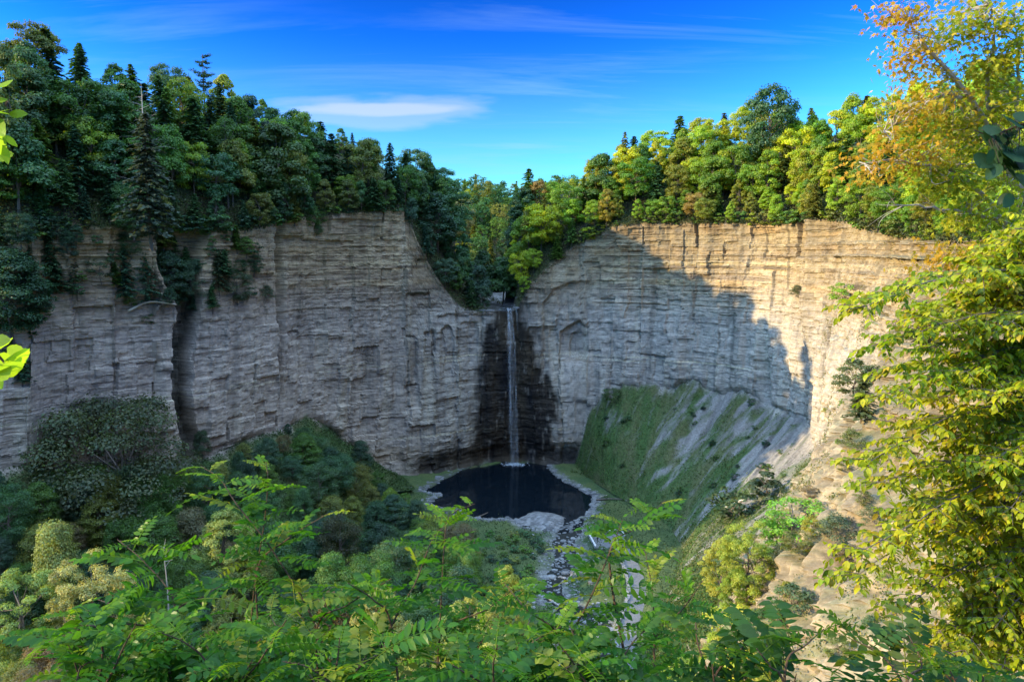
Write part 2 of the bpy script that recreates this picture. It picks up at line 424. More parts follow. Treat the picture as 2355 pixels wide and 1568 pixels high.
# plucked alcoves beside the falls: (x0, x1, z0, ztop, depth)
edge = 1.7*fbm(s2/3.5, z2/5, 51, 4)
for x0, x1, za, zb, dp in ((19.5, 34.5, 41, 59, 2.8), (24, 30.5, 43, 55, 1.8), (12.5, 41, 36, 76, 1.5), (15, 19, 44, 57, .8), (-54, -44, 38, 58, 2.4), (-41, -37.5, 38, 56, 2.6),
                           (-35, -31, 40, 57, 1.3), (-29, -24, 39, 58, 1.5), (-21, -14, 44, 60, 1.0), (-30, -8, 61, 63.2, 1.3)):
    cxm, hw = (x0+x1)/2, (x1-x0)/2
    top = zb-(zb-za)*(.04 if x1-x0 < 8 else .2)*(np.clip(np.abs(X2-cxm)/hw, 0, 1)**2)
    mk = (1-sm(hw-.35, hw+.35, np.abs(X2-cxm)+edge*.5))*(1-sm(top-.4, top+.4, z2+edge))*sm(za-5, za+5, z2+edge*2)
    disp -= dp*mk*w_falls.clip(0, 1)*np.where(Y2 > 270, 1, 0)+0
# undercut at the plunge pool
disp -= 3.2*w_falls*(1-sm(3, 13, z2+2.5*fbm(s2/6, z2/4, 61, 3)))*sm(-2, 2, z2)
# buttress at right rim
disp += 3.5*(1-sm(0, 7, np.abs(s2-S_at(30.0))))*sm(50, 75, z2)
lip = (1-sm(.2, .9, np.abs(Tt-19.4)/1.3))
disp *= (1-.85*lip*sm(54, 62, z2))
n_in = -co
disp *= np.where(Tt > 30, sm(22, 80, np.hypot(cb[:, 0], cb[:, 1]))*.97+.03, 1)
P[..., :2] += (n_in[None]*(disp*w_cl)[..., None])
# talus and upland relief
sT_ = s2-row*.30
w_t = (1-sm(NF-8, NF, row))*sm(0, 10, row)
P[..., 2] += (w_t*(1.1*fbm(s2/5, row/26, 71, 3)+1.1*fbm(sT_/2.2, row/50, 73, 4)+1.6*fbm(s2/22, row/50, 72, 2)))
w_u = sm(NF+NK, NF+NK+8, row)*(1-.9*lip)
P[..., 2] += w_u*(1.6*fbm(P[..., 0]/16, P[..., 1]/16, 81, 3)+.5*fbm(P[..., 0]/4, P[..., 1]/4, 82, 2))
# ---- rock colour: beds, stains, wetness, growth
ar = lambda *c: np.array(c, float)
up = sm(60, 84, z2+3*fbm(s2/30, 0, 90))[..., None]
tone = np.clip(.5+(btone[bi]-.5)*(.30+.8*brk)*band+.45*fbm(s2/4, z2/1.8, 26, 4), 0, 1)[..., None]
shale = lerp(ar(.265, .23, .195), ar(.39, .34, .275), tone)
capr = lerp(ar(.235, .172, .11), ar(.42, .33, .19), tone)
albedo = lerp(shale, capr, up)
leftw = (1-sm(12, 17, Tt))[..., None]
albedo = lerp(albedo, albedo*ar(1.22, 1.12, 1.06), leftw*.9)
och = ((boch[bi] > .8)*np.clip(.3+fbm(s2/14, bi*2.1, 93, 3)*1.5, 0, 1))[..., None]
albedo = lerp(albedo, ar(.42, .27, .12), och*.55*(.35+.65*up))
pale = ((btone[bi] > .78) & (bthick[bi] < 1.1))[..., None]*np.clip(.4+fbm(s2/10, bi*1.3, 95, 3), 0, 1)[..., None]
albedo = lerp(albedo, ar(.62, .53, .36), pale*.85)
slot = (brk*band)[..., None]*((btone[bi] < .13) & (bthick[bi] < 1.6))[..., None]*np.clip(.5+fbm(s2/12, bi*1.7, 97, 3), 0, 1)[..., None]
albedo = albedo*(1-.55*slot)
streak = np.clip(fbm(s2/2.3, z2/36, 99, 4)*1.5-.18, 0, 1)[..., None]
albedo = albedo*(1-.38*streak*(1-w_spur[..., None]))
pstreak = np.clip(fbm(s2/3.1, z2/28, 103, 4)*1.4-.2, 0, 1)[..., None]
albedo = lerp(albedo, ar(.48, .41, .29), pstreak*.45)
albedo = albedo*(1+.32*(sm(20, 24, Tt)*(1-sm(76, 92, z2)))[..., None])  # lower right wall paler: sky and sun bounce put into its colour
albedo = albedo*(1+.22*fbm(s2/30, z2/22, 105, 4)[..., None])
spc = lerp(ar(.20, .165, .115), ar(.36, .315, .235), np.clip(.55+1.1*fbm(s2/2.2, z2/1.3, 107, 5)+.7*fbm(s2/7, z2/9, 108, 3), 0, 1)[..., None])
spc = lerp(spc, ar(.30, .285, .26), np.clip(fbm(s2/5, z2/7, 109, 4)*2-.2, 0, 1)[..., None]*.8)
part = np.clip(1-(zw-bz[np.clip(bi-1, 0, len(bz)-1)])/(.16+.10*w_spur), 0, 1)*np.clip(.55+1.2*fbm(s2/6, bi*1.9, 151, 3), 0, 1)
jl = np.abs(((s2+.9*fbm(z2/3, s2/12, 153, 3))/3.3) % 1-.5); jnt = np.clip(1-jl/(.035+.03*w_spur), 0, 1)*(hsh(np.floor((s2)/3.3), np.floor(zw/4), 5) > .55)
albedo = albedo*(1-(.30*part*band+.40*jnt)*(1-.0*w_spur))[..., None]
gN = nrm(np.cross(np.gradient(P, axis=1), np.gradient(P, axis=0))); tread = sm(.50, .74, np.abs(gN[..., 2])+.12*fbm(s2/1.5, z2/1.5, 155, 3)); del gN
albedo = lerp(albedo*.78, lerp(albedo*ar(.74, .68, .56), spc*ar(.78, .69, .55)*(1-(.5*part+.5*jnt)[..., None])*(.7+.6*tone), .6), w_spur[..., None])  # spur partings and joints darkened further, standing in for weak crevice shade
albedo = lerp(albedo, lerp(ar(.10, .075, .045), ar(.085, .10, .03), np.clip(.45+1.3*fbm(s2/3.5, z2/3.5, 157, 3), 0, 1)[..., None]), (w_spur*tread*.6)[..., None])
# wet rock round the fall
xl = np.interp(z2, [0, 18, 30, 48, 62, 66], [-17, -16, -14.5, -12, -9.5, -9]); xr = np.interp(z2, [0, 13, 33, 38, 48, 56, 60, 66], [14, 17.5, 18.5, 14, 10.5, 8, 5, 4])
rag = 3.0*fbm(X2/2.5, z2/7, 111, 5)+2.2*fbm(X2/9, z2/6, 112, 3)+1.6*(hsh(np.floor(z2/3.1+hsh(np.floor(X2/2.2))*2), np.floor(X2/2.2))-.5)
wet = sm(-2.6, 2.2, X2-xl+rag)*(1-sm(-2.4, 2.6, X2-xr+rag))*w_falls*np.where(Y2 > 286, 1, 0)
wet = np.maximum(wet, w_falls*(1-sm(5, 11, z2+3.5*fbm(s2/7, z2/6, 113, 4)))*.9)
drygap = np.clip(fbm(X2/1.3, z2/5, 115, 4)*2.2-.75, 0, 1)
wet = wet*(1-.8*drygap)
wetc = lerp(ar(.012, .011, .011), ar(.045, .033, .02), np.clip(.5+fbm(X2/4, z2/14, 117, 3), 0, 1)[..., None])
albedo = lerp(albedo, wetc, wet[..., None])
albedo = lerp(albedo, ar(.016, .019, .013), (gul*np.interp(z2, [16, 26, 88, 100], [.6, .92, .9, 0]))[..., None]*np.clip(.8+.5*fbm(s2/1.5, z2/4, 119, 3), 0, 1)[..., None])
grow = np.clip(fbm(s2/6, z2/5, 121, 4)*2-.95, 0, 1)*(.25+.75*w_spur)
albedo = lerp(albedo, ar(.10, .11, .045), grow[..., None]*.7)
# talus
scree = lerp(ar(.185, .17, .155), ar(.29, .265, .235), np.clip(.5+fbm(s2/1.2, row/14, 131, 4), 0, 1)[..., None])
bias = np.interp(T, [22, 24, 25.5, 27, 28.5, 30, 31.5, 34], [.85, .95, .8, .55, .32, .02, .35, .8])[None]+np.interp(row/NF, [0, .35, .65, .95, 1.05], [.5, .2, -.12, 0, -.2])
sT = s2-row*.30+3.2*fbm(s2/9, row/30, 145, 4)
green = np.clip((bias+.75*fbm(sT/5.2, row/32, 133, 4)+.75*fbm(sT/1.7, row/9, 134, 4))*1.7+.1, 0, 1)
green = np.where(Tt < 20, np.clip(1.0-sm(NF-4, NF, row)*.3+.5*fbm(s2/5, row/15, 135, 3), 0, 1), green)
tal = lerp(scree*.78, lerp(ar(.055, .095, .028), ar(.10, .105, .045), np.clip(.35+1.2*fbm(S[None]/6, row/14, 159, 4), 0, 1)[..., None]), green[..., None])
green = np.clip(green+.35*(hsh(np.floor(s2/.9+row*.1), np.floor(row/2.3))-.5)*(green > .02)*(green < .98), 0, 1)
wt2 = (1-sm(NF-4, NF+3, row+6*fbm(s2/5, 0, 137, 4)+3*fbm(s2/1.2, 0, 138, 2)))[..., None]
albedo = lerp(albedo, tal, wt2)
soil = lerp(ar(.05, .04, .025), ar(.06, .07, .025), np.clip(.5+fbm(X2/6, Y2/6, 139, 3), 0, 1)[..., None])
wu2 = sm(NF+NK-1, NF+NK+3, row+2.5*fbm(s2/4, 0, 141, 3))[..., None]*np.ones((1, NC, 1))
creekbed = lerp(ar(.08, .075, .07), ar(.2, .19, .18), np.clip(.3+fbm(X2/1.5, Y2/5, 143, 3), 0, 1)[..., None])
soil = lerp(soil, creekbed, (lip*sm(NF+NK-1, NF+NK+1, row))[..., None])
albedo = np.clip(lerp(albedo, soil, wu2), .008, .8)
del s2

def grid_obj(name, r0, r1, c0, c1, mat, label=None, smooth=False):
    sub = P[r0:r1, c0:c1]; a, b = sub.shape[:2]
    idx = np.arange(a*b).reshape(a, b)
    q = np.stack([idx[:-1, :-1], idx[:-1, 1:], idx[1:, 1:], idx[1:, :-1]], -1).reshape(-1, 4)
    me = mk_mesh(name, sub.reshape(-1, 3), q, [mat], albedo[r0:r1, c0:c1].reshape(-1, 3), smooth)
    return tag(mk_obj(name, me), label, None, None, 'structure')
def col_at(t): return int(np.searchsorted(T, t))
ca, cbb, cc, cd = col_at(13.6), col_at(23.2), col_at(31.2), NC
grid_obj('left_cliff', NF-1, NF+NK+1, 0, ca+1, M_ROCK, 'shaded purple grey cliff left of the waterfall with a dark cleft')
grid_obj('falls_cliff', NF-1, NF+NK+1, ca, cbb+1, M_ROCK, 'rock amphitheatre wall with dark wet patch behind the waterfall')
grid_obj('right_cliff', NF-1, NF+NK+1, cbb, cc+1, M_ROCK, 'sunlit tan layered cliff right of the waterfall')
grid_obj('near_spur', NF-1, NF+NK+1, cc, cd, M_SPUR, 'sunlit crumbling rock spur falling from right into the gorge')
grid_obj('left_talus', 0, NF, 0, ca+1, M_TALUS, 'green bank at the foot of left cliff', True)
grid_obj('pool_shore', 0, NF, ca, cbb+1, M_TALUS, 'rock apron at the foot of the waterfall wall', True)
grid_obj('right_talus', 0, NF, cbb, cd, M_TALUS, 'green and grey scree slope below the right cliff', True)
grid_obj('upland_ground', NF+NK, nrow, 0, NC, M_SOIL, 'wooded ground above the gorge rim', True)

# ------------------------------------------------------------------ hill closing the valley behind the falls
hx, hy = np.meshgrid(np.linspace(-330, 420, 150), np.linspace(395, 760, 74))
HZ = 70+np.interp(hy, [395, 420, 470, 560, 760], [-2, 16, 42, 58, 62])+3*fbm(hx/60, hy/60, 151, 3)
def grid_plain(name, xs, ys, zs, cols, mat, label):
    a, b = xs.shape; idx = np.arange(a*b).reshape(a, b)
    q = np.stack([idx[:-1, :-1], idx[:-1, 1:], idx[1:, 1:], idx[1:, :-1]], -1).reshape(-1, 4)
    me = mk_mesh(name, np.stack([xs, ys, zs], -1).reshape(-1, 3), q, [mat], cols.reshape(-1, 3), True)
    return tag(mk_obj(name, me), label, None, None, 'structure')
grid_plain('far_hill', hx, hy, HZ, np.broadcast_to(ar(.05, .05, .025), hx.shape+(3,)), M_SOIL, 'wooded hill closing the valley behind the waterfall')
# wide surrounding land out to the horizon
gx, gy = np.meshgrid(np.linspace(-6000, 6000, 61), np.linspace(-6000, 6000, 61))
rad = np.hypot(gx, gy-150)
GZ = np.where(rad < 900, -40, 40)+10*fbm(gx/900, gy/900, 161, 3)
grid_plain('surrounding_land', gx, gy, GZ, np.broadcast_to(ar(.05, .07, .03), gx.shape+(3,)), M_SOIL, 'distant land round the gorge')

# ------------------------------------------------------------------ valley floor, pool, creek
POOL = np.array([G(*p)[:2] for p in [(973, 1128), (1000, 1136), (1018, 1141), (995, 1150), (990, 1160), (1030, 1168), (1068, 1175), (1085, 1189), (1120, 1193), (1165, 1192),
        (1190, 1196), (1200, 1212), (1240, 1216), (1300, 1212), (1318, 1196), (1345, 1186), (1360, 1165), (1363, 1142), (1338, 1128), (1298, 1108), (1268, 1086), (1250, 1062),
        (1200, 1055), (1140, 1056), (1085, 1072), (1025, 1100), (992, 1120)]])
BAR = np.array([G(*p)[:2] for p in [(1190, 1201), (1218, 1185), (1232, 1179), (1272, 1184), (1296, 1193), (1313, 1206), (1290, 1220), (1261, 1222), (1242, 1215), (1225, 1206)]])
CREEK = np.array([G(*p)[:2] for p in [(1322, 1192), (1318, 1212), (1298, 1240), (1300, 1262), (1296, 1290), (1285, 1320), (1262, 1350), (1290, 1385), (1350, 1412), (1390, 1440), (1360, 1490), (1300, 1540), (1240, 1620), (1150, 1750)]])
PATHW = np.array([G(*p)[:2] for p in [(1418, 1246), (1432, 1268), (1446, 1290), (1458, 1318), (1466, 1345), (1466, 1375), (1458, 1405), (1446, 1440), (1442, 1490), (1450, 1560), (1440, 1660)]])
def sdist(x, y, poly):
    """signed distance, inside < 0"""
    d = np.full(x.shape, 1e9); ins = np.zeros(x.shape, bool); n = len(poly)
    for i in range(n):
        a, b = poly[i], poly[(i+1) % n]; e = b-a
        t = np.clip(((x-a[0])*e[0]+(y-a[1])*e[1])/(e@e), 0, 1)
        d = np.minimum(d, np.hypot(x-a[0]-t*e[0], y-a[1]-t*e[1]))
        c = ((a[1] > y) != (b[1] > y)) & (x < (b[0]-a[0])*(y-a[1])/(b[1]-a[1]+1e-12)+a[0]); ins ^= c
    return np.where(ins, -d, d)
def ldist(x, y, line):
    d = np.full(x.shape, 1e9)
    for a, b in zip(line[:-1], line[1:]):
        e = b-a; t = np.clip(((x-a[0])*e[0]+(y-a[1])*e[1])/(e@e), 0, 1)
        d = np.minimum(d, np.hypot(x-a[0]-t*e[0], y-a[1]-t*e[1]))
    return d
CRK = path(np.c_[CREEK, np.zeros(len(CREEK))], 70)[:, :2]; PTH = path(np.c_[PATHW, np.zeros(len(PATHW))], 60)[:, :2]
def wlev(y): return np.where(y < 238, -.012*(238-y), 0.0)
def floor_z(x, y, full=False):
    x = np.asarray(x, float); y = np.asarray(y, float)
    dp = sdist(x, y, POOL)+1.0*fbm(x/3.5, y/3.5, 171, 3); dc = ldist(x, y, CRK)+1.2*fbm(x/3, y/3, 172, 3); dw = ldist(x, y, PTH); dbar = sdist(x, y, BAR)+.8*fbm(x/2.5, y/2.5, 173, 3)
    z = wlev(y)+.35+np.minimum(np.clip(dp, 0, 30)*.05, 1.4)+.5*fbm(x/9, y/9, 174, 3)*np.clip(dp/6, 0, 1)+np.clip((-35-x)*.06, 0, 7)
    z = np.where(dp < 0, np.maximum(-2, dp*.35), z)
    z = np.where(dbar < 2, np.maximum(z, .38-.25*dbar), z)
    chan = wlev(y)-.45+.25*np.clip(dc-1.3, 0, 9)
    z = np.minimum(z, np.where(y < 240, chan, 99))
    z = np.where(dw < 4.2, lerp(wlev(y)+1.0, z, sm(2.4, 4.2, dw)), z)
    if full: return z, dp, dc, dw, dbar
    return z
fx, fy = np.meshgrid(np.arange(-240, 80, .7), np.arange(40, 314, .7))
FZ, dp, dc, dw, dbar = floor_z(fx, fy, True)
herb = lerp(ar(.045, .075, .028), ar(.08, .10, .035), np.clip(.5+fbm(fx/7, fy/7, 181, 4), 0, 1)[..., None])
grav = lerp(ar(.095, .092, .09), ar(.23, .22, .21), np.clip(.5+fbm(fx/1.1, fy/1.1, 183, 4)*1.3, 0, 1)[..., None])
gm = np.clip(1.0-np.clip(dp-.5, 0, 99)/3.2+.6*fbm(fx/3, fy/3, 184, 3), 0, 1)*np.where(fx > -34, 1, .55)
gm = np.where((fx < 4) & (fy > 250), gm*.6, gm)
gm = np.where((fx < 24) & (fy < 222) & (fx > -60), gm*.15, gm)
gm = np.maximum(gm, np.where(fy < 236, np.clip(1.5-dc/4.6+.8*fbm(fx/4, fy/4, 185, 3), 0, 1), 0)); gm = np.maximum(gm, 1-sm(0, 1.6, dbar))
grav = np.where(((fx < 14) & (fy > 252))[..., None], grav*.45, grav)
fc = lerp(herb, grav, gm[..., None])
fc = np.where((FZ < wlev(fy)-.05)[..., None], fc*.45, fc)
grid_plain('valley_floor', fx, fy, FZ, fc, M_FLOOR, 'valley floor of low green growth and pale stones')
# water sheets
def water_mat(name, deep, rough=.06, bump=.05):
    m, nt, out = nodes(name); L = nt.links.new
    tc = N(nt, 'ShaderNodeTexCoord'); n = N(nt, 'ShaderNodeTexNoise', in_Scale=1.3, in_Detail=4.0); L(tc.outputs['Object'], n.inputs['Vector'])
    b = N(nt, 'ShaderNodeBsdfPrincipled'); b.inputs['Base Color'].default_value = (*deep, 1); b.inputs['Roughness'].default_value = rough; b.inputs['IOR'].default_value = 1.33; b.inputs['Specular IOR Level'].default_value = .3
    bp = N(nt, 'ShaderNodeBump', in_Strength=bump, in_Distance=.1); L(n.outputs[0], bp.inputs['Height']); L(bp.outputs[0], b.inputs['Normal'])
    L(b.outputs[0], out.inputs[0]); return m
M_POOL = water_mat('deep_pool_water', (.003, .006, .009), .03); M_CREEK = water_mat('shallow_creek_water', (.02, .022, .02), .12, .15)
pc = POOL.mean(0); ring = pc+(POOL-pc)*1.12
pv = np.c_[np.r_[[pc], ring], np.zeros(len(ring)+1)]; k = np.arange(len(ring))
tag(mk_obj('pool_water', mk_mesh('pool_water', pv, np.stack([np.zeros_like(k), k+1, (k+1) % len(k)+1], -1), [M_POOL])), 'dark plunge pool below the waterfall', None, None, 'structure')
def ribbon(line, half, zf, name, mat, label):
    t = nrm(np.gradient(line, axis=0)); nn = np.stack([-t[:, 1], t[:, 0]], -1); offs = np.linspace(-1, 1, 5)
    V = np.array([[*(line[i]+nn[i]*half*o), zf(line[i], o)] for i in range(len(line)) for o in offs])
    i = np.arange(len(line)-1)[:, None]*5; j = np.arange(4)[None]
    q = np.stack([i+j, i+j+1, i+5+j+1, i+5+j], -1).reshape(-1, 4)
    return tag(mk_obj(name, mk_mesh(name, V, q, [mat], None, True)), label, None, None, 'structure')
ribbon(CRK, 4.5, lambda p, o: float(wlev(p[1]))-.06, 'creek_water', M_CREEK, 'stony creek running from the plunge pool')
M_PATH = plain_mat('trodden_gravel', (.13, .128, .126), noise=.25, sc=2.5, bump=.3)
ribbon(PTH, 2.1, lambda p, o: float(wlev(p[1]))+1.06-.05*o*o, 'gravel_path', M_PATH, 'pale gravel path beside the creek')
# upper creek on the hanging valley above the lip
M_UP = water_mat('thin_stream_water', (.05, .055, .06), .18, .4)
up_line = np.array([[-1.2, 307.5], [-1.0, 311], [-.8, 316], [-.2, 322], [.6, 330], [1.6, 338]])
UPW = path(np.c_[up_line, np.zeros(len(up_line))], 40)[:, :2]
Pr = P[NF+NK:].reshape(-1, 3)
def ground_up(x, y): 
    i = np.argmin((Pr[:, 0]-x)**2+(Pr[:, 1]-y)**2); return Pr[i, 2]
ribbon(UPW, 4.2, lambda p, o: ground_up(p[0], p[1])+.18, 'upper_creek_water', M_UP, 'creek running to the lip of the waterfall')
# ------------------------------------------------------------------ trees: meshes
def rand_unit(r, n):
    v = r.normal(size=(n, 3)); return nrm(v)
LEAFQ = np.array([[0, -.5, 0], [.36, 0, .08], [0, .5, 0], [-.36, 0, .08]])
NEEDQ = np.array([[0, -.5, 0], [.2, .05, -.03], [0, .55, -.1], [-.2, .05, -.03]])
QF = [[0, 1, 2, 3]]
def add_leaves(mb, r, C, Nv, size, cv, T=LEAFQ, axis=None, flat=0.0):
    n = len(C)
    if axis is None: axis = rand_unit(r, n)
    up = nrm(Nv)
    ax = nrm(axis-up*(axis*up).sum(-1, keepdims=True)*(1-flat))
    M = frame(ax, up)
    mb.inst(T, QF, None, C, M, size, cv)
def var_cols(r, n, base=1.0, sd=.16, warm=.1):
    b = np.clip(r.normal(base, sd, n), .45, 1.7)[:, None]; k = r.normal(0, warm, n)[:, None]
    return np.clip(np.concatenate([b*(1+k), b, b*(1-.5*k)], 1), .1, 2)
def broadleaf(seed, h=20, w=6.0, nleaf=3600, ls=.55, z0=.22, nclump=46, shape='round', open_=0.0, clr=(.25, .42)):
    r = np.random.default_rng(seed); mb = MB(); tb = MB()
    def env(t):                                    # crown radius at height fraction
        if shape == 'round': return np.sqrt(np.clip(1-((t-.52)/.55)**2, 0, 1))**.9
        if shape == 'tall': return np.clip(np.sin(np.clip(t*.9+.12, 0, 1)*math.pi), 0, 1)**.75
        return np.clip(1.05-t, 0, 1)**.6*np.clip(t*5+.4, 0, 1)
    cs = []
    while len(cs) < nclump:
        t = r.uniform(0.02, .97); a = r.uniform(0, 2*math.pi); rr = w*env(t)*r.uniform(.45, 1.0)**.5*r.uniform(.82, 1.12)
        cs.append((rr*math.cos(a), rr*math.sin(a), h*(z0+(1-z0)*t*.93)))
    cs = np.array(cs); cr = w*r.uniform(*clr, nclump)
    per = r.multinomial(nleaf, cr**2/np.sum(cr**2))
    for c, q, k in zip(cs, cr, per):
        u = rand_unit(r, k); u[:, 2] = np.where(u[:, 2] < -.25, -u[:, 2]*.6, u[:, 2])
        rad = q*r.uniform(.35, 1.08, k)**.6
        p = c+u*rad[:, None]*np.array([1, 1, .9])
        nv = nrm(u+.55*rand_unit(r, k)+np.array([0, 0, .35]))
        cv = var_cols(r, k, 1.0+r.normal(0, .13), .17, .10)
        add_leaves(mb, r, p, nv, ls*r.uniform(.6, 1.35, k), cv)
    # trunk and limbs
    H = h*.8; P0 = path([(0, 0, -1.2), (r.normal(0, .15), r.normal(0, .15), H*.35), (r.normal(0, .4), r.normal(0, .4), H*.7), (r.normal(0, .5), r.normal(0, .5), H)], 8)
    tb.tube(P0, np.linspace(.02*h*.75, .03, 8), 6)
    for c in cs[r.permutation(nclump)[:16]]:
        s = r.uniform(.3, .85); b = P0[int(s*7)]
        tb.tube(path([b, b*.45+c*.55+[0, 0, -.3], c], 5), np.linspace(.007*h, .015, 5), 4)
    return mb.mesh('crown', [M_LEAF]), tb.mesh('trunk', [M_BARK])
def hemlock(seed, h=22, w=4.2, nleaf=4200, z0=.12, ls=.8, droop=.35, sparse=1.0):
    r = np.random.default_rng(seed); mb = MB(); tb = MB()
    P0 = path([(0, 0, -1.2), (r.normal(0, .1), r.normal(0, .1), h*.5), (r.normal(0, .25), r.normal(0, .25), h)], 9)
    tb.tube(P0, np.linspace(.014*h, .02, 9), 6)
    C = []; AX = []; NV = []; CV = []
    z = z0*h
    while z < h*.985:
        t = (z/h-z0)/(1-z0); L0 = w*(1-t)**.78*r.uniform(.75, 1.1)+.25
        nb = max(3, int(r.integers(4, 7)*sparse))
        a0 = r.uniform(0, 6.28)
        for k in range(nb):
            a = a0+k*6.283/nb+r.normal(0, .25); L1 = L0*r.uniform(.6, 1.15)
            d = np.array([math.cos(a), math.sin(a), 0]); m = max(3, int(L1*4.4))
            s = np.linspace(.1, 1, m)
            c = np.array([np.interp(z, P0[:, 2], P0[:, 0]), np.interp(z, P0[:, 2], P0[:, 1]), z])
            pz = .22*L1*s*(1-t*.2)-droop*L1*s**2
            pts = c+d*(s*L1)[:, None]; pts[:, 2] += pz
            if r.uniform() < .6: tb.tube(np.vstack([c, pts[m//2], pts[-1]]), [.05, .03, .012], 4)
            side = np.array([-d[1], d[0], 0])
            for i in range(m):
                q = int(r.integers(2, 5)); wd = .38*L1*(1-.6*s[i])*.55+.15
                off = r.uniform(-1, 1, q)*wd
                pp = pts[i]+side*off[:, None]; pp[:, 2] -= np.abs(off)*.25-r.normal(0, .08, q)
                C.append(pp); AX.append(d+side*(off/wd*.9)[:, None]+r.normal(0, .25, (q, 3))-[0, 0, .3])
                NV.append(np.array([0, 0, 1])+r.normal(0, .38, (q, 3))); CV.append(np.full(q, r.normal(1, .1)+.25*(s[i]-.5)*0))
        z += r.uniform(.42, .75)*(1+.4*(1-t))*h/22
    C = np.concatenate(C); AX = np.concatenate(AX); NV = np.concatenate(NV); cvb = np.concatenate(CV)
    if len(C) > nleaf: k = r.permutation(len(C))[:nleaf]; C, AX, NV, cvb = C[k], AX[k], NV[k], cvb[k]
    cv = var_cols(r, len(C), 1, .15, .06)*cvb[:, None]
    add_leaves(mb, r, C, NV, ls*r.uniform(.65, 1.3, len(C)), cv, NEEDQ*[1.5, 1, 1], AX, 1.0)
    return mb.mesh('crown', [M_NEEDLE]), tb.mesh('trunk', [M_BARK])
def white_pine(seed, h=24, w=5.5, z0=.45):
    r = np.random.default_rng(seed); mb = MB(); tb = MB()
    P0 = path([(0, 0, -1.2), (.1, 0, h*.5), (-.1, .1, h*.97)], 8); tb.tube(P0, np.linspace(.4, .06, 8), 6)
    z = z0*h
    while z < h*.98:
        t = (z/h-z0)/(1-z0); L0 = w*(1-.62*t**1.3)*r.uniform(.6, 1.1)
        for k in range(int(r.integers(3, 5))):
            a = r.uniform(0, 6.28); L1 = L0*r.uniform(.55, 1.1); d = np.array([math.cos(a), math.sin(a), 0])
            c = np.array([0, 0, z]); e = c+d*L1+[0, 0, L1*r.uniform(.0, .3)]
            pl = path([c, (c+e)/2-[0, 0, .12*L1], e], 6); tb.tube(pl, np.linspace(.11, .02, 6), 4)
            for f in (.4, .6, .75, .88, 1.0):
                n = int(26*L1/4); cc = pl[int(f*5)]
                u = rand_unit(r, n); p = cc+u*np.array([.95, .95, .38])*r.uniform(.3, 1, n)[:, None]**.5*(.6+.4*L1/w)*1.15
                add_leaves(mb, r, p, np.array([0, 0, .8])+.7*u, .62*r.uniform(.6, 1.2, n), var_cols(r, n, 1, .16, .06), NEEDQ*[1.2, 1, 1], u*[1, 1, .4]+.6*d, .8)
        z += r.uniform(1.0, 1.7)
    return mb.mesh('crown', [M_NEEDLE]), tb.mesh('trunk', [M_BARK])
def dead_tree(seed, h, w, n=26, up=.5, z0=.15, conifer=True):
    r = np.random.default_rng(seed); tb = MB(); bb = MB()
    P0 = path([(0, 0, -1), (.1, 0, h*.5), (-.15, .1, h*.86), (.35, 0, h)], 10); tb.tube(P0, np.linspace(.010*h, .03, 10), 6)
    for i in range(n):
        t = z0+(1-z0)*r.uniform(0, 1)**.85; z = h*t*.97
        c = np.array([np.interp(z, P0[:, 2], P0[:, 0]), np.interp(z, P0[:, 2], P0[:, 1]), z]); a = r.uniform(0, 6.28)
        L1 = w*((1-t)**.7+.12)*r.uniform(.5, 1.1); d = np.array([math.cos(a), math.sin(a), up*r.uniform(-.3, 1)])
        pl = path([c, c+d*L1*.5+r.normal(0, .05*L1, 3), c+d*L1+r.normal(0, .12*L1, 3)], 6); bb.tube(pl, np.linspace(.05 if conifer else .09, .012, 6), 4)
        for k in range(3):
            b = pl[r.integers(2, 6)]; e = b+(d+r.normal(0, .6, 3))*L1*.3; bb.tube([b, e], [.02, .008], 3)
    return tb.mesh('trunk', [M_PALEBARK]), bb.mesh('branch', [M_PALEBARK])
BL = [broadleaf(100+i, 20, w, 9000, .58, z0*.6, 50, sh) for i, (w, z0, sh) in enumerate([(6.2, .2, 'round'), (5.4, .15, 'tall'), (6.8, .28, 'round'), (4.6, .12, 'tall'), (5.8, .22, 'cone')])]
BLN = [broadleaf(140+i, 16, w, 20000, .29, z0*.7, 80, sh) for i, (w, z0, sh) in enumerate([(5.6, .12, 'round'), (4.6, .1, 'tall'), (6.2, .2, 'round'), (5.0, .14, 'cone')])]
VSN = [broadleaf(180+i, 16, w, 30000, .22, .06, 130, sh, clr=(.13, .21)) for i, (w, sh) in enumerate([(4.8, 'tall'), (5.4, 'round')])]
HE = [hemlock(200+i, 22, w, 5200, z0, .85, dr) for i, (w, z0, dr) in enumerate([(4.4, .1, .38), (3.8, .16, .45), (5.0, .08, .34), (3.4, .2, .5)])]
WP = [white_pine(220), white_pine(221, 24, 6.2, .3)]
SH = [broadleaf(240+i, 4, w, 2600, .19, .05, 26, sh) for i, (w, sh) in enumerate([(2.0, 'round'), (1.6, 'tall'), (2.3, 'cone')])]
SHF = [broadleaf(250+i, 4, w, 700, .42, .05, 18, sh) for i, (w, sh) in enumerate([(2.0, 'round'), (1.7, 'tall')])]
H0 = {id(BL): 20, id(BLN): 16, id(VSN): 16, id(HE): 22, id(WP): 24, id(SH): 4, id(SHF): 4}

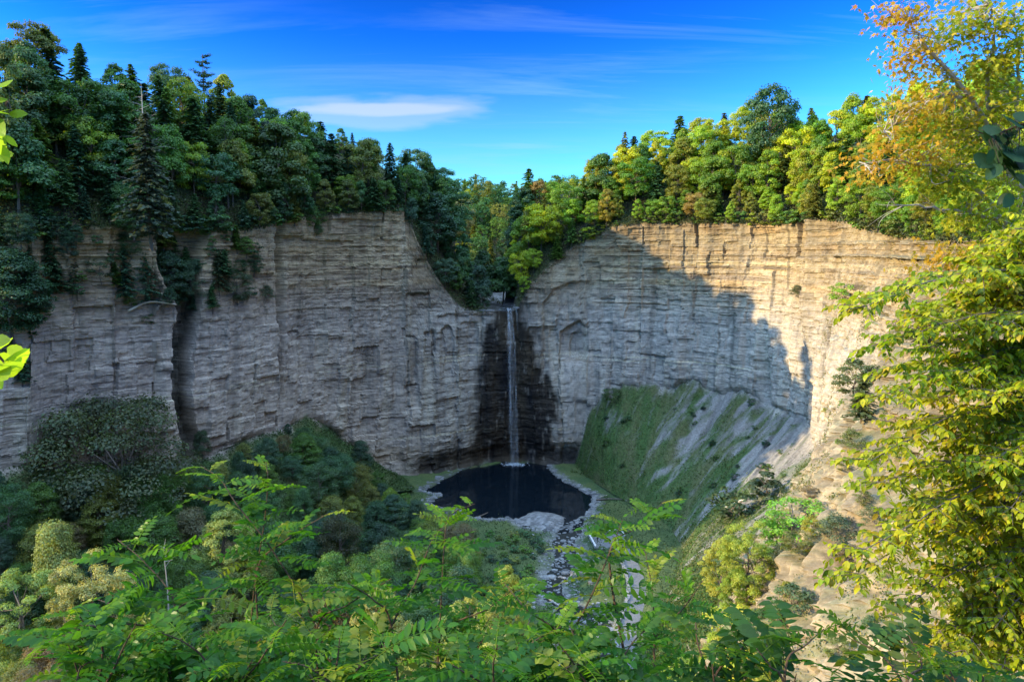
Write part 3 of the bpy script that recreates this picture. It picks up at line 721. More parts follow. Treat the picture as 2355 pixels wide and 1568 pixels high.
TREES = []            # everything placed: used to word the labels afterwards
DEPTHB = np.full((196, 295), 1e9)
def zsplat(pts, rad=1):
    px, py, d = project(pts); ok = (px >= 0) & (px < DW) & (py >= 0) & (py < DH)
    i = (py[ok]/8).astype(int); j = (px[ok]/8).astype(int); np.minimum.at(DEPTHB, (i.clip(0, 195), j.clip(0, 294)), d[ok])
zsplat(P[::2, ::2].reshape(-1, 3)); zsplat(np.stack([hx, hy, HZ], -1).reshape(-1, 3))
zsplat(P[1::2, 1::2].reshape(-1, 3))
def vis_frac(loc, h, w):
    r_ = np.random.default_rng(1); u = rand_unit(r_, 60); pts = np.array(loc)+u*[w, w, h*.42]+[0, 0, h*.56]
    px, py, d = project(pts); inn = (px > 0) & (px < DW) & (py > 0) & (py < DH)
    if inn.sum() == 0: return 0, 0
    i = (py[inn]/8).astype(int); j = (px[inn]/8).astype(int)
    v = (d[inn] < DEPTHB[i, j]+3); return v.sum()/60, inn.sum()/60
def paint(loc, h, w):
    z = np.linspace(.12, .98, 16)*h; pr = []
    for zz in z:
        ww = w*.85*math.sqrt(max(.05, 1-((zz/h-.5)/.52)**2)); a = np.linspace(-1, 1, 11)*ww
        for x in a: pr.append((loc[0]+x, loc[1]-.3*w, loc[2]+zz))
    zsplat(np.array(pr))
def lab(o, label, cat, group=None): return tag(o, label, cat, group)
def put(kind, var, loc, h, name, cat, color, zone, tone, wsc=1.0, label=None, group=None, check=True, rz=None):
    protos = var; i = int(rng.integers(len(protos))) if not isinstance(kind, int) else kind
    sc = h/H0[id(protos)]; w = 5*sc if protos not in (SH, SHF) else 2*sc
    if check:
        v, inn = vis_frac(loc, h, w*wsc)
        if v < .2: return None
    o = empty(name, loc, rng.uniform(0, 6.28) if rz is None else rz, (sc*wsc, sc*wsc, sc))
    c = mk_obj('crown', protos[i][0], o); t = mk_obj('trunk', protos[i][1], o)
    c.color = (*color, 1)
    o['category'] = cat
    if label: o['label'] = label
    if group: o['group'] = group
    if check: paint(loc, h, w*wsc)
    TREES.append(dict(o=o, zone=zone, tone=tone, name=name, loc=np.array(loc), h=h, label=label, group=group))
    return o
SKY_L = ([-50, 0, 60, 130, 200, 240, 290, 330, 400, 450, 500, 560, 620, 700, 760, 860, 930, 1000, 1050, 1120, 1200, 1280, 1330], [70, 60, 52, 60, 110, 140, 118, 140, 150, 172, 185, 205, 232, 245, 280, 318, 328, 338, 350, 358, 372, 376, 392])
SKY_R = ([1335, 1350, 1370, 1400, 1425, 1445, 1500, 1560, 1610, 1700, 1725, 1750, 1790, 1810, 1850, 1920, 1975, 2010, 2060, 2120, 2400], [400, 370, 348, 355, 312, 305, 285, 262, 250, 252, 215, 200, 212, 240, 215, 205, 205, 172, 160, 120, 60])
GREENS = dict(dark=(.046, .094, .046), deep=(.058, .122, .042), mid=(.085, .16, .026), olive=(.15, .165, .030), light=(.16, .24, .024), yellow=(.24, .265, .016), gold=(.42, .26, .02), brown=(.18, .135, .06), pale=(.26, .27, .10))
TONEW = dict(dark='dark green', deep='deep green', mid='mid green', olive='olive green', light='light green', yellow='yellow green', gold='golden yellow', brown='brownish', pale='pale green')
def jit(c): 
    b = rng.normal(1, .13); return tuple(np.clip(np.array(c)*b*np.array([1+rng.normal(0, .08), 1, 1+rng.normal(0, .08)]), .005, .8))
def ztop(px, py, Y): return A(px, py, Y)[2]

# ---- forest on the land behind both rims
PU = P[NF+NK-1:]
def scatter(t0, t1, d0, d1, spacing, n_try, seed):
    """poisson-disc points on the upland rows; returns (loc, t, distance behind the rim)"""
    r_ = np.random.default_rng(seed); c0, c1 = col_at(t0), col_at(t1); out = []
    for _ in range(n_try):
        c = int(r_.integers(c0, c1)); rr_ = int(r_.integers(0, PU.shape[0])); p = PU[rr_, c]
        d = math.hypot(*(p[:2]-cr[c, :2]))
        if d < d0 or d > d1: continue
        if any((p[0]-q[0][0])**2+(p[1]-q[0][1])**2 < (spacing*(.75+.5*r_.uniform()))**2 for q in out): continue
        out.append((p.copy(), T[c], d))
    return out
def fit_h(loc, hmin, hmax, sky, slack=(0, 22)):
    """tree height so that its top stays just under the photograph's skyline"""
    h = rng.uniform(hmin, hmax); px, py, dd = project(np.array(loc)+[0, 0, h])
    lim = np.interp(px, *sky)+rng.uniform(*slack)
    if py < lim:
        ht = A(px, lim, loc[1])[2]-loc[2]
        return max(ht, 0)
    return h
cand = []
for p, t, d in scatter(3.95, 18.2, .5, 60, 5.9, 12000, 21): cand.append(('L', p, t, d))
for p, t, d in scatter(20.6, 35.5, .5, 56, 5.7, 11000, 22): cand.append(('R', p, t, d))
for p, t, d in scatter(17.2, 21.6, 26, 62, 5.0, 900, 27): cand.append(('N', p, t, d))
hr = np.random.default_rng(23)
for _ in range(2600):
    i, j = hr.integers(1, 26), hr.integers(30, 112); p = np.array([hx[i, j], hy[i, j], HZ[i, j]])+[hr.uniform(-2, 2), hr.uniform(-2, 2), 0]
    if abs(p[0]) < 8+max(0, 0) and p[1] < 400: continue
    if any((p[0]-q[1][0])**2+(p[1]-q[1][1])**2 < 60 for q in cand if q[0] == 'F'): continue
    cand.append(('F', p, 0, 0))
cand.sort(key=lambda q: q[1][1])
ncon = nbl = 0; FAR = []
for side, p, t, d in cand:
    u = rng.uniform()
    if side in 'LN':
        con = u < (.5 if t < 10 else .2)
        h = fit_h(p, 17, 25, SKY_L, (0, 26)) if con else fit_h(p, 17, 25, SKY_L, (0, 16))
        if d < 5: h *= .55
        tone = rng.choice(['dark', 'deep', 'mid', 'olive'], p=[.45, .3, .2, .05]) if con else rng.choice(['deep', 'mid', 'olive', 'light', 'dark'], p=[.3, .38, .12, .1, .1])
        zone = 'L'
        if t > 13.6 or side == 'N': tone = rng.choice(['dark', 'deep', 'mid'], p=[.55, .35, .1])  # ridge shade put into the crown colour: mostly dark tones on this slope
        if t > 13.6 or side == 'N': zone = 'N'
    elif side == 'R':
        con = u < .15
        h = fit_h(p, 13, 21, SKY_R)
        if d < 6: h *= .6
        tone = rng.choice(['mid', 'olive', 'deep'], p=[.35, .5, .15]) if con else rng.choice(['mid', 'olive', 'light', 'yellow', 'gold', 'brown'], p=[.24, .18, .36, .2, 0, .02])
        zone = 'R' if t > 23.4 else 'M'
    else:
        con = u < .25; h = fit_h(p, 14, 22, SKY_L, (0, 14)); zone = 'F'
        tone = rng.choice(['mid', 'olive', 'deep', 'yellow', 'brown'], p=[.4, .25, .25, .06, .04])
    if h < 4.5: continue
    if side == 'F': FAR.append((p, h, con, jit(GREENS[tone]))); continue
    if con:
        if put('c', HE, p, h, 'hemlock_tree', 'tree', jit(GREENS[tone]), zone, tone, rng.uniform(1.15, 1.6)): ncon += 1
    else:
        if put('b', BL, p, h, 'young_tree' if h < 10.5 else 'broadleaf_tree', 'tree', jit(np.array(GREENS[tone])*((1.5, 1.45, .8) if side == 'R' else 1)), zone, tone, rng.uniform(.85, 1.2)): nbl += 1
# the far wood on the hill reads as one mass: one object
fw = MB(); ft = MB()
for p, h, con, c in FAR:
    src = HE[int(rng.integers(len(HE)))] if con else BL[int(rng.integers(len(BL)))]; me = src[0]; n = len(me.vertices)
    v = np.zeros(n*3, np.float32); me.vertices.foreach_get('co', v); v = v.reshape(-1, 4, 3); keep = rng.permutation(len(v))[:1500]; v = v[keep]
    ctr = v.mean(1, keepdims=True); v = (ctr+(v-ctr)*1.5)*(h/(22 if con else 20)); a = rng.uniform(0, 6.28); ca__, sa__ = math.cos(a), math.sin(a)
    v = v @ np.array([[ca__, sa__, 0], [-sa__, ca__, 0], [0, 0, 1]])+p; k = len(v)
    fw.add(v.reshape(-1, 3), np.arange(k*4).reshape(-1, 4), None); fw.C.append(np.repeat(np.array(c)[None]*np.clip(rng.normal(1, .18, k), .5, 1.5)[:, None], 4, axis=0))
tag(fw.build('distant_wood', M_HERB), 'far wood covering the hill behind the waterfall', None, None, 'stuff')
print('upland', len(cand), 'conifers', ncon, 'broadleaf', nbl)
# ------------------------------------------------------------------ undergrowth and herbs: uncountable ground cover
def cover(name, Ppts, n, size, cols, seed, label, T=LEAFQ, lift=.25, up=.6, spread=.5):
    r = np.random.default_rng(seed); k = r.integers(0, len(Ppts), n); C = Ppts[k]+r.normal(0, spread, (n, 3))*[1, 1, .2]
    clump = vnoise(C[:, 0]/1.7, C[:, 1]/1.7, C[:, 2]/1.7)
    C[:, 2] += lift*(.3+np.clip(clump+.5, 0, 1.4))*r.uniform(.2, 1.2, n)
    mb = MB(); ci = r.integers(0, len(cols), n); cc = np.array(cols)[ci]*np.clip(r.normal(1, .18, n), .5, 1.6)[:, None]
    add_leaves(mb, r, C, rand_unit(r, n)+[0, 0, up], size*r.uniform(.6, 1.4, n), cc, T)
    return tag(mb.build(name, M_HERB), label, None, None, 'stuff')
def pick(mask2, rows):     # grid points of P where mask
    return P[rows][mask2]
# forest undergrowth on both uplands (visible front band)
ru = slice(NF+NK-2, NF+NK+30); ck_ = (T > 3.9) & (T < 36)
sub = P[ru][:, ck_]; dd_ = np.hypot(sub[..., 0]-cr[ck_][None, :, 0], sub[..., 1]-cr[ck_][None, :, 1])
msk = (dd_ < 46) & ~((np.abs(T[ck_]-19.4)[None] < 1.3) & (dd_ < 30))
cover('undergrowth', sub[msk], 110000, .62, [(.045, .07, .025), (.06, .085, .03), (.09, .10, .035), (.05, .055, .03)], 301, 'dense forest undergrowth covering the land above gorge rims', lift=1.7, spread=.9)
fh = np.stack([hx, hy, HZ], -1)[1:24, 45:105].reshape(-1, 3)
cover('hill_undergrowth', fh, 26000, 1.3, [(.045, .07, .025), (.07, .09, .03), (.05, .06, .03)], 302, 'undergrowth on the hill behind the waterfall', lift=3.5, spread=4)
# herbs on the right talus
gt = green[:NF]; sel = (gt*gt > np.random.default_rng(9).uniform(.02, .9, gt.shape)) & (Tt[:NF] > 22.5) & (Tt[:NF] < 36)
cover('talus_herbs', P[:NF][sel], 80000, .42, [(.05, .095, .022), (.065, .12, .025), (.11, .12, .035), (.045, .065, .025)], 303, 'low green herbs growing in streaks on the scree slope', lift=1.3, spread=.5)
sel = (gt > .4) & (Tt[:NF] > 3.9) & (Tt[:NF] < 14)
cover('bank_herbs', P[:NF][sel], 40000, .5, [(.045, .075, .028), (.06, .095, .03)], 304, 'green undergrowth on the bank below left cliff', lift=.9, spread=.5)
# thin dry growth on the near spur
ss = P[NF:NF+NK]; ts = Tt[NF:NF+NK]; nz = fbm(ss[..., 0]/5, ss[..., 1]/5, ss[..., 2]/6, 4)
sel = (ts > 30.5) & (ts < 36.8) & (nz > .16+.25*sm(50, 85, ss[..., 2]))
cover('spur_herbs', ss[sel], 42000, .26, [(.10, .12, .03), (.16, .15, .035), (.07, .10, .03), (.20, .17, .05)], 306, 'thin yellowish growth on the near rock spur', lift=.5, spread=.25)
# herbs on the valley floor
fm = (gm < .35) & (FZ > wlev(fy)+.15) & (dw > 2.6) & (fy > 100) & (fy < 262) & (np.abs(fx) < .72*fy)
cover('valley_herbs', np.stack([fx, fy, FZ], -1)[fm], 90000, .4, [(.04, .07, .028), (.055, .09, .03), (.07, .10, .035), (.035, .055, .028)], 305, 'low green growth covering the valley floor', lift=1.1, spread=.4)

# ------------------------------------------------------------------ finding a place on the terrain under a photo point
PV = P.reshape(-1, 3); _px, _py, _d = project(PV); _ok = (_d > 20) & (_px > -50) & (_px < DW+50) & (_py > -50) & (_py < DH+80)
PVo, PX, PY, PD = PV[_ok], _px[_ok], _py[_ok], _d[_ok]
def on_surface(px, py):
    q = np.hypot(PX-px, PY-py); near = np.where(q < 14)[0]
    if len(near) == 0: return PVo[np.argmin(q)]
    dm = PD[near].min(); near = near[PD[near] < dm+8]
    return PVo[near[np.argmin(q[near])]]
def gz(x, y): return float(floor_z(np.array([x]), np.array([y]))[0])

# ------------------------------------------------------------------ singled-out trees
def named(kind, var, px, pybase, pytop, Y, name, cat, color, label, wsc=1.0, ground=None, surf=False, group=None):
    if surf: base_ = on_surface(px, pybase); Yb = base_[1]
    else:
        b = A(px, pybase, Y); base_ = np.array([b[0], Y, ground if ground is not None else b[2]]); Yb = Y
    top = A(px, pytop, Yb)[2]
    h = max(top-base_[2], 1.0)
    return put(kind, var, base_, h, name, cat, color, 'X', '', wsc, label, group, check=False)
named(0, WP, 475, 330, 118, 285, 'white_pine', 'tree', GREENS['dark'], 'dark pine with flat layered boughs standing above left skyline', .8)
named(1, BL, 520, 330, 163, 280, 'broadleaf_tree', 'tree', GREENS['yellow'], 'yellow green tree just right of the dark pine on left skyline', .8)
named(3, BL, 30, 420, 85, 195, 'broadleaf_tree', 'tree', (.11, .15, .03), 'narrow sunlit tree near the left edge below the skyline', .55)
named(1, WP, 525, 470, 275, 245, 'white_pine', 'tree', (.055, .10, .03), 'flat boughed pine with a sunlit tip on the shaded left slope', .75)
named(1, BL, 645, 500, 270, 262, 'broadleaf_tree', 'tree', (.075, .115, .03), 'tall rounded tree with sunlit edge at mid left slope', 1.1)
named(2, BLN, 308, 545, 425, 212, 'broadleaf_tree', 'tree', (.075, .15, .04), 'fresh light green tree at the left cliff brink', 1.0)
named(2, BLN, 262, 1070, 918, 196, 'broadleaf_tree', 'tree', (.075, .09, .035), 'broad olive tree standing against the left cliff foot', 1.15, ground=9)
named(0, BL, 1068, 560, 455, 350, 'broadleaf_tree', 'tree', (.34, .27, .09), 'small pale golden tree on the dark slope left of valley', .7)
named(1, HE, 1435, 480, 300, 322, 'pine_tree', 'tree', GREENS['olive'], 'tall pine spire at the left end of right skyline', .8)
named(1, BL, 1385, 500, 345, 318, 'broadleaf_tree', 'tree', GREENS['mid'], 'tall open tree at the left end of right forest', .9)
named(2, BL, 1765, 400, 195, 292, 'broadleaf_tree', 'tree', GREENS['deep'], 'tallest dark tree rising above the right skyline', .8)
named(0, BL, 1860, 470, 340, 262, 'broadleaf_tree', 'tree', (.26, .25, .02), 'bright yellow green tree in the middle of right forest', .9)
named(1, BL, 1395, 520, 430, 305, 'broadleaf_tree', 'tree', (.27, .22, .02), 'golden yellow tree at the brink of right cliff', .8)
named(3, BL, 1620, 515, 415, 292, 'broadleaf_tree', 'tree', (.17, .19, .02), 'yellow green columnar tree at the brink above right cliff', .9)
named(1, BL, 1215, 560, 475, 315, 'broadleaf_tree', 'tree', (.24, .22, .03), 'yellow tree beside the valley stream right of falls', .8)
# dead conifer with bare pale top among the dark left forest
def dead(px, pyb, pyt, Y, seed, w, name, label, ground=None, n=26, up=.5, conifer=True, z0=.15):
    b = A(px, pyb, Y); gzv = ground if ground is not None else b[2]; h = A(px, pyt, Y)[2]-gzv
    o = empty(name, (b[0], Y, gzv), rng.uniform(0, 6)); a, c = dead_tree(seed, h, w, n, up, z0, conifer)
    mk_obj('trunk', a, o); mk_obj('bare_crown', c, o); return tag(o, label, 'tree')
dead(340, 480, 188, 199, 401, 6.0, 'dead_conifer', 'tall dying conifer with bare pale top on left slope', n=60)
named(2, HE, 348, 560, 250, 197, 'hemlock_tree', 'tree', (.06, .075, .045), 'thin grey green hemlock behind the bare topped conifer', 1.0)
dead(388, 1420, 1240, 150, 402, 4.2, 'dead_snag', 'forked dead snag with pale bare limbs in the valley bottom', ground=6, n=9, up=1.6, conifer=False, z0=.72)
dead(1700, 520, 355, 290, 403, 4.0, 'dead_tree', 'leafless grey tree in the right forest', n=30)
dead(58, 690, 560, 190, 404, 2.6, 'dead_tree', 'leaning bare grey trunk at left edge of left cliff', n=7)
# trees clinging to the left cliff ledge and other cliff bushes
for px, pb, pt, kd_, v, c, l, wsc in [
    (290, 690, 560, HE, 0, GREENS['dark'], 'dark conifer on the ledge left of the dark cleft', 1.3), (340, 700, 575, HE, 2, GREENS['dark'], 'dark conifer with bare stem above the fallen pale trunk', 1.2),
    (395, 715, 570, BLN, 1, (.04, .08, .035), 'bushy green tree at the head of the dark cleft', 1.1), (440, 705, 590, BLN, 3, (.045, .085, .035), 'green tree hanging at the right of dark cleft head', 1.1),
    (505, 680, 570, HE, 1, (.05, .07, .03), 'drooping hemlock on the ledge right of dark cleft', 1.3), (545, 700, 620, BLN, 0, (.055, .075, .03), 'small olive bush tree at right end of cleft ledge', 1.2),
    (235, 640, 590, SH, 0, (.05, .08, .03), 'small bush on the left cliff below hanging roots', 1.2), (165, 680, 640, SH, 1, (.045, .085, .035), 'round bush on left cliff face near the left edge', 1.1),
    (120, 660, 520, HE, 3, (.04, .075, .03), 'slim conifer on a ledge at far left of cliff', 1.2), (30, 780, 560, BLN, 1, (.035, .08, .03), 'dark green tree hugging the left edge cliff', 1.3), (75, 730, 600, BLN, 3, (.04, .07, .035), 'shaded tree beside bare leaning trunk', 1.0),
    (608, 690, 655, SH, 2, (.06, .08, .035), 'small scrubby bush right of the cleft on left cliff', 1.2), (340, 745, 720, SH, 0, (.06, .1, .035), 'tiny bush under the fallen pale trunk', 1.2),
    (465, 1055, 985, BLN, 3, (.05, .08, .035), 'bushy tree at the foot of dark cleft', 1.0), (830, 1080, 1010, BLN, 3, (.045, .085, .045), 'conical green tree at cliff foot left of pool', 1.2),
    (1945, 705, 648, SH, 0, (.2, .32, .02), 'bright green bush clinging to the sunlit right cliff', 1.3), (1828, 680, 655, SH, 2, (.10, .11, .04), 'small olive bush on sunlit right cliff', 1.5),
    (1965, 905, 820, SH, 1, (.11, .13, .04), 'scraggly bush on the sunlit cliff above the hemlock', 1.4), (1970, 960, 850, HE, 0, (.09, .11, .04), 'small ragged hemlock growing from the sunlit cliff', 1.7),
    (1960, 1030, 985, SH, 2, (.13, .15, .03), 'yellow green bush low on the sunlit cliff', 1.3), (2120, 800, 690, HE, 2, (.06, .07, .03), 'dark olive conifer leaning from the right cliff', 1.3),
    (1945, 1085, 1072, SH, 0, (.17, .16, .03), 'low yellowish bush on the spur crest', 1.6), (1985, 1160, 1125, SH, 1, (.15, .15, .04), 'thin yellowish bush among spur ribs', 1.3),
    (2005, 1200, 1160, SH, 2, (.11, .13, .05), 'thin grey green bush on spur ribs', 1.3),
    (1715, 1390, 1195, VSN, 1, (.27, .31, .035), 'big bright yellow green tree at the spur corner', .95), (1655, 1380, 1230, VSN, 0, (.34, .34, .05), 'yellowish tree at the left end of spur corner', 1.0),
    (1690, 1430, 1300, VSN, 0, (.22, .30, .03), 'green sunlit tree below the big spur corner tree', 1.0), (1825, 1240, 1150, SH, 0, (.16, .32, .03), 'bright green bush on the spur edge beside the talus', 1.5),
    (1795, 1255, 1190, SH, 1, (.14, .30, .03), 'green bush lower on the spur edge', 1.5), (1870, 1230, 1185, SH, 1, (.28, .25, .02), 'golden yellow bush on the spur slope', 1.3),
    (1905, 1225, 1195, SH, 0, (.22, .23, .03), 'small yellow bush right of the golden bush', 1.3), (1930, 1240, 1180, SH, 2, (.10, .13, .06), 'grey green bush on spur slope', 1.4),
    (1800, 1310, 1255, SH, 2, (.09, .10, .04), 'dark olive bush in the shadow right of spur corner trees', 1.5), (1830, 1270, 1225, SH, 0, (.14, .14, .03), 'olive yellow bush at head of spur slope', 1.6),
    (1940, 1290, 1245, SH, 1, (.08, .10, .045), 'wispy green bush at centre of spur slope', 1.3), (1820, 1420, 1340, SH, 1, (.10, .14, .045), 'loose green sapling on the bare spur slope', 1.4), (1800, 1440, 1395, SH, 0, (.08, .16, .03), 'bright green low bush on the spur slope', 1.4),
    (2010, 1460, 1415, SH, 2, (.08, .14, .05), 'small isolated green bush on sandy slope', 1.3), (1680, 1470, 1395, SH, 0, (.34, .34, .03), 'yellowish bush at the lower left spur edge', 1.5),
    (1740, 1450, 1400, SH, 2, (.08, .15, .03), 'green bush under the spur corner trees', 1.3), (1650, 1540, 1450, BLN, 3, (.28, .37, .03), 'yellow green tree at bottom left of spur', 1.2), (1720, 1590, 1480, SH, 1, (.40, .38, .03), 'yellow bush at bottom of the spur slope', 1.5),
    (1760, 1530, 1470, SH, 0, (.12, .14, .04), 'olive bush near the bottom of spur slope', 1.4), (1590, 1600, 1510, SH, 2, (.24, .32, .03), 'light green bush at spur foot near bottom edge', 1.5),
    (1690, 1190, 1120, SHF, 0, (.05, .08, .03), 'dark bush high on the shaded talus', 1.4), (1760, 1150, 1085, SHF, 1, (.045, .07, .03), 'dark bush at talus top beside sunlit spur', 1.4),
    (1405, 925, 893, SH, 0, (.06, .10, .03), 'green bush at the top left of the talus', 1.4)]:
    big = kd_ in (HE, BLN, BL, VSN)
    nm = 'hemlock_tree' if kd_ is HE else ('broadleaf_tree' if big else 'bush')
    named(v, kd_, px, pb, pt, 0, nm, 'tree' if big else 'bush', c, l, wsc, surf=True)
# trees and scrub spilling over the upper left cliff
kb = np.random.default_rng(431); kpts = []
for x0, x1, y0, y1, n in ((0, 95, 560, 860, 20), (95, 190, 520, 690, 9), (255, 420, 560, 705, 15), (420, 590, 550, 715, 16), (130, 560, 525, 560, 16), (590, 760, 505, 540, 6), (0, 120, 850, 930, 5)):
    for _ in range(n):
        px, py = kb.uniform(x0, x1), kb.uniform(y0, y1); p = on_surface(px, py)
        if any((p-q) @ (p-q) < 4 for q in kpts): continue
        kpts.append(p); u = kb.uniform(); tn = kb.choice(['dark', 'deep', 'mid', 'olive'], p=[.35, .35, .2, .1]); col_ = jit(np.array(GREENS[tn])*.85)
        if u < .4: put('k', HE, p-[0, 0, .6], kb.uniform(5, 11), 'hemlock_tree', 'tree', col_, 'K', tn, kb.uniform(1.3, 1.9))
        elif u < .75: put('k', BLN, p-[0, 0, .6], kb.uniform(4, 9), 'young_tree', 'tree', col_, 'K', tn, kb.uniform(1, 1.4))
        else: put('k', SHF, p-[0, 0, .4], kb.uniform(1.8, 4), 'bush', 'bush', col_, 'K', tn, kb.uniform(1.1, 1.7))
# scrub on the right talus
for _ in range(34):
    px, py = kb.uniform(1390, 1850), kb.uniform(900, 1230); p = on_surface(px, py)
    if not (12 < p[0] < 90 and p[2] < 45 and p[1] > 160): continue
    tn = kb.choice(['dark', 'deep', 'mid']); put('k', SHF, p-[0, 0, .3], kb.uniform(1, 2.6), 'bush', 'bush', jit(np.array(GREENS[tn])*.8), 'T', tn, kb.uniform(1.2, 2.0))
# rim shrubs right along both brinks
rb = np.random.default_rng(411)
for t0, t1, n, zone, tones in ((4.2, 13.6, 46, 'bl', ['dark', 'deep', 'mid']), (23.6, 33, 48, 'br', ['mid', 'light', 'yellow', 'olive', 'light'])):
    for t in np.sort(rb.uniform(t0, t1, n)):
        c = col_at(t); p = P[NF+NK-1+int(rb.integers(0, 4)), c]; tn = rb.choice(tones)
        put('s', SHF, p-[0, 0, .5], rb.uniform(2.2, 5.5), 'rim_bush', 'bush', jit(GREENS[tn]), zone, tn, rb.uniform(1, 1.5))

# small bushes scattered over the spur and the creek side
sp_i = np.argwhere((Tt[NF:NF+NK] > 30.5) & (Tt[NF:NF+NK] < 36.6)); ob = np.random.default_rng(415); spots = []
while len(spots) < 46:
    a_, b_ = sp_i[ob.integers(len(sp_i))]; p = P[NF+a_, b_]; px, py, _q = project(p)
    if not (0 < px < 2300 and 900 < py < 1560) or px > 2130: continue
    if any((p-q) @ (p-q) < 16 for q in spots): continue
    spots.append(p); tn = ob.choice(['light', 'yellow', 'olive', 'mid', 'brown'])
    put('s', SH, p-[0, 0, .3], ob.uniform(1.0, 2.6), 'bush', 'bush', jit(GREENS[tn]), 'S', tn, ob.uniform(1, 1.7))
spots = []
while len(spots) < 60:
    px, py = ob.uniform(1000, 1300), ob.uniform(1212, 1420); p = G(px, py, 1.0); xx, yy = np.array([p[0]]), np.array([p[1]])
    if ldist(xx, yy, CRK)[0] < 6 or sdist(xx, yy, POOL)[0] < 4 or any((p-q) @ (p-q) < 7 for q in spots): continue
    spots.append(p); tn = ob.choice(['dark', 'deep', 'mid', 'olive'], p=[.3, .35, .25, .1])
    put('s', SHF, np.array([p[0], p[1], gz(p[0], p[1])-.2]), ob.uniform(1.2, 3.0), 'bush', 'bush', jit(GREENS[tn]), 'C', tn, ob.uniform(1.1, 1.8))
# ------------------------------------------------------------------ trees of the valley bottom
VT = ([-60, 0, 60, 130, 175, 190, 350, 365, 400, 450, 500, 560, 600, 640, 700, 745, 800, 860, 880, 930, 985, 1000, 1050, 1100, 1280], [1050, 1060, 1075, 1050, 1055, 1060, 1060, 1085, 1085, 1075, 1045, 1010, 985, 975, 962, 990, 1035, 1060, 1085, 1120, 1150, 1165, 1200, 1215, 1225])
vr = np.random.default_rng(421); vc = []
# sunlit trees, their sunlight put into pale crown colours, and other singled-out ones first
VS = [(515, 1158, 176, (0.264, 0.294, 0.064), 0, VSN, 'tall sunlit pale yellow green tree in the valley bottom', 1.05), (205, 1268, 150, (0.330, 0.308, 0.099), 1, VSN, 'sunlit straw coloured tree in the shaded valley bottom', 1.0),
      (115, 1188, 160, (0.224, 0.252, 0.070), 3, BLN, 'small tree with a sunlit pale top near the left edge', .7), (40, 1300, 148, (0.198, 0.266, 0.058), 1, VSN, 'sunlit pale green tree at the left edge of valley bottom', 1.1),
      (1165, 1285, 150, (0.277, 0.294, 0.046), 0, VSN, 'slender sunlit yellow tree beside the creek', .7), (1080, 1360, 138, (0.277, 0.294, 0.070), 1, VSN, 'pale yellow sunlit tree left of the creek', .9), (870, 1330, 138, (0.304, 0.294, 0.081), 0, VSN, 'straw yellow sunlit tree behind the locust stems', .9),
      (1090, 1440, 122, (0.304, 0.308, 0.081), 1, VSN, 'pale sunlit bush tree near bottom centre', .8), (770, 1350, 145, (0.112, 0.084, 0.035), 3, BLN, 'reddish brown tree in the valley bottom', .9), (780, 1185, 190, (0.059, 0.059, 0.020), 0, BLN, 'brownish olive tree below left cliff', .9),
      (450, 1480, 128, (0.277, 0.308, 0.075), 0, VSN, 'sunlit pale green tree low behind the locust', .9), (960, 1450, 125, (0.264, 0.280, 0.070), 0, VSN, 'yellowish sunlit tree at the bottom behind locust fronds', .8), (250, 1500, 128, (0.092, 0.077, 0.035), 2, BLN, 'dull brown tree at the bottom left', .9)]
for px, pt, Y, c, v, kd_, l, wsc in VS:
    X = A(px, pt, Y)[0]; g = gz(X, Y); h = A(px, pt, Y)[2]-g
    put(v, kd_, np.array([X, Y, g]), max(h, 4), 'broadleaf_tree', 'tree', c, 'X', '', wsc, l, None, check=False); vc.append((X, Y))
    if px not in (40,): paint(np.array([X, Y, g]), h, 4.5*h/16)
Ptal = P[:NF]
for _ in range(4200):
    Y = vr.uniform(98, 268); X = vr.uniform(-.72*Y, 10)
    if Y > 205 and X > -13-(Y-205)*.33: continue
    if any((X-a)**2+(Y-b)**2 < (vr.uniform(5.0, 7.4))**2 for a, b in vc): continue
    xx, yy = np.array([X]), np.array([Y])
    if sdist(xx, yy, POOL)[0] < 3.5 or (ldist(xx, yy, CRK)[0] < 9): continue
    if X > -11 and Y > 150: continue
    vc.append((X, Y))
vl = sorted(vc[len(VS):], key=lambda q: q[1]); nv = 0
for X, Y in vl:
    # ground: floor or the talus bank, whichever is higher
    g = gz(X, Y)
    k = np.argmin((Ptal[..., 0]-X)**2+(Ptal[..., 1]-Y)**2); pt_ = Ptal.reshape(-1, 3)[k]
    if math.hypot(pt_[0]-X, pt_[1]-Y) < 1.5: g = max(g, pt_[2])
    h = vr.uniform(8, 15.5); px, py, _d0 = project(np.array([X, Y, g+h])); lim = np.interp(px, *VT)+vr.uniform(0, 30)
    if py < lim: h = A(px, lim, Y)[2]-g
    if h < 3: continue
    tn = vr.choice(['dark', 'deep', 'mid', 'olive', 'light', 'brown'], p=[.22, .36, .24, .1, .04, .04])
    o = put('v', BLN, np.array([X, Y, g]), h, 'broadleaf_tree', 'tree', jit(np.array(GREENS[tn])*.95), 'V', tn, vr.uniform(.95, 1.3))
    nv += o is not None
print('valley trees', nv)
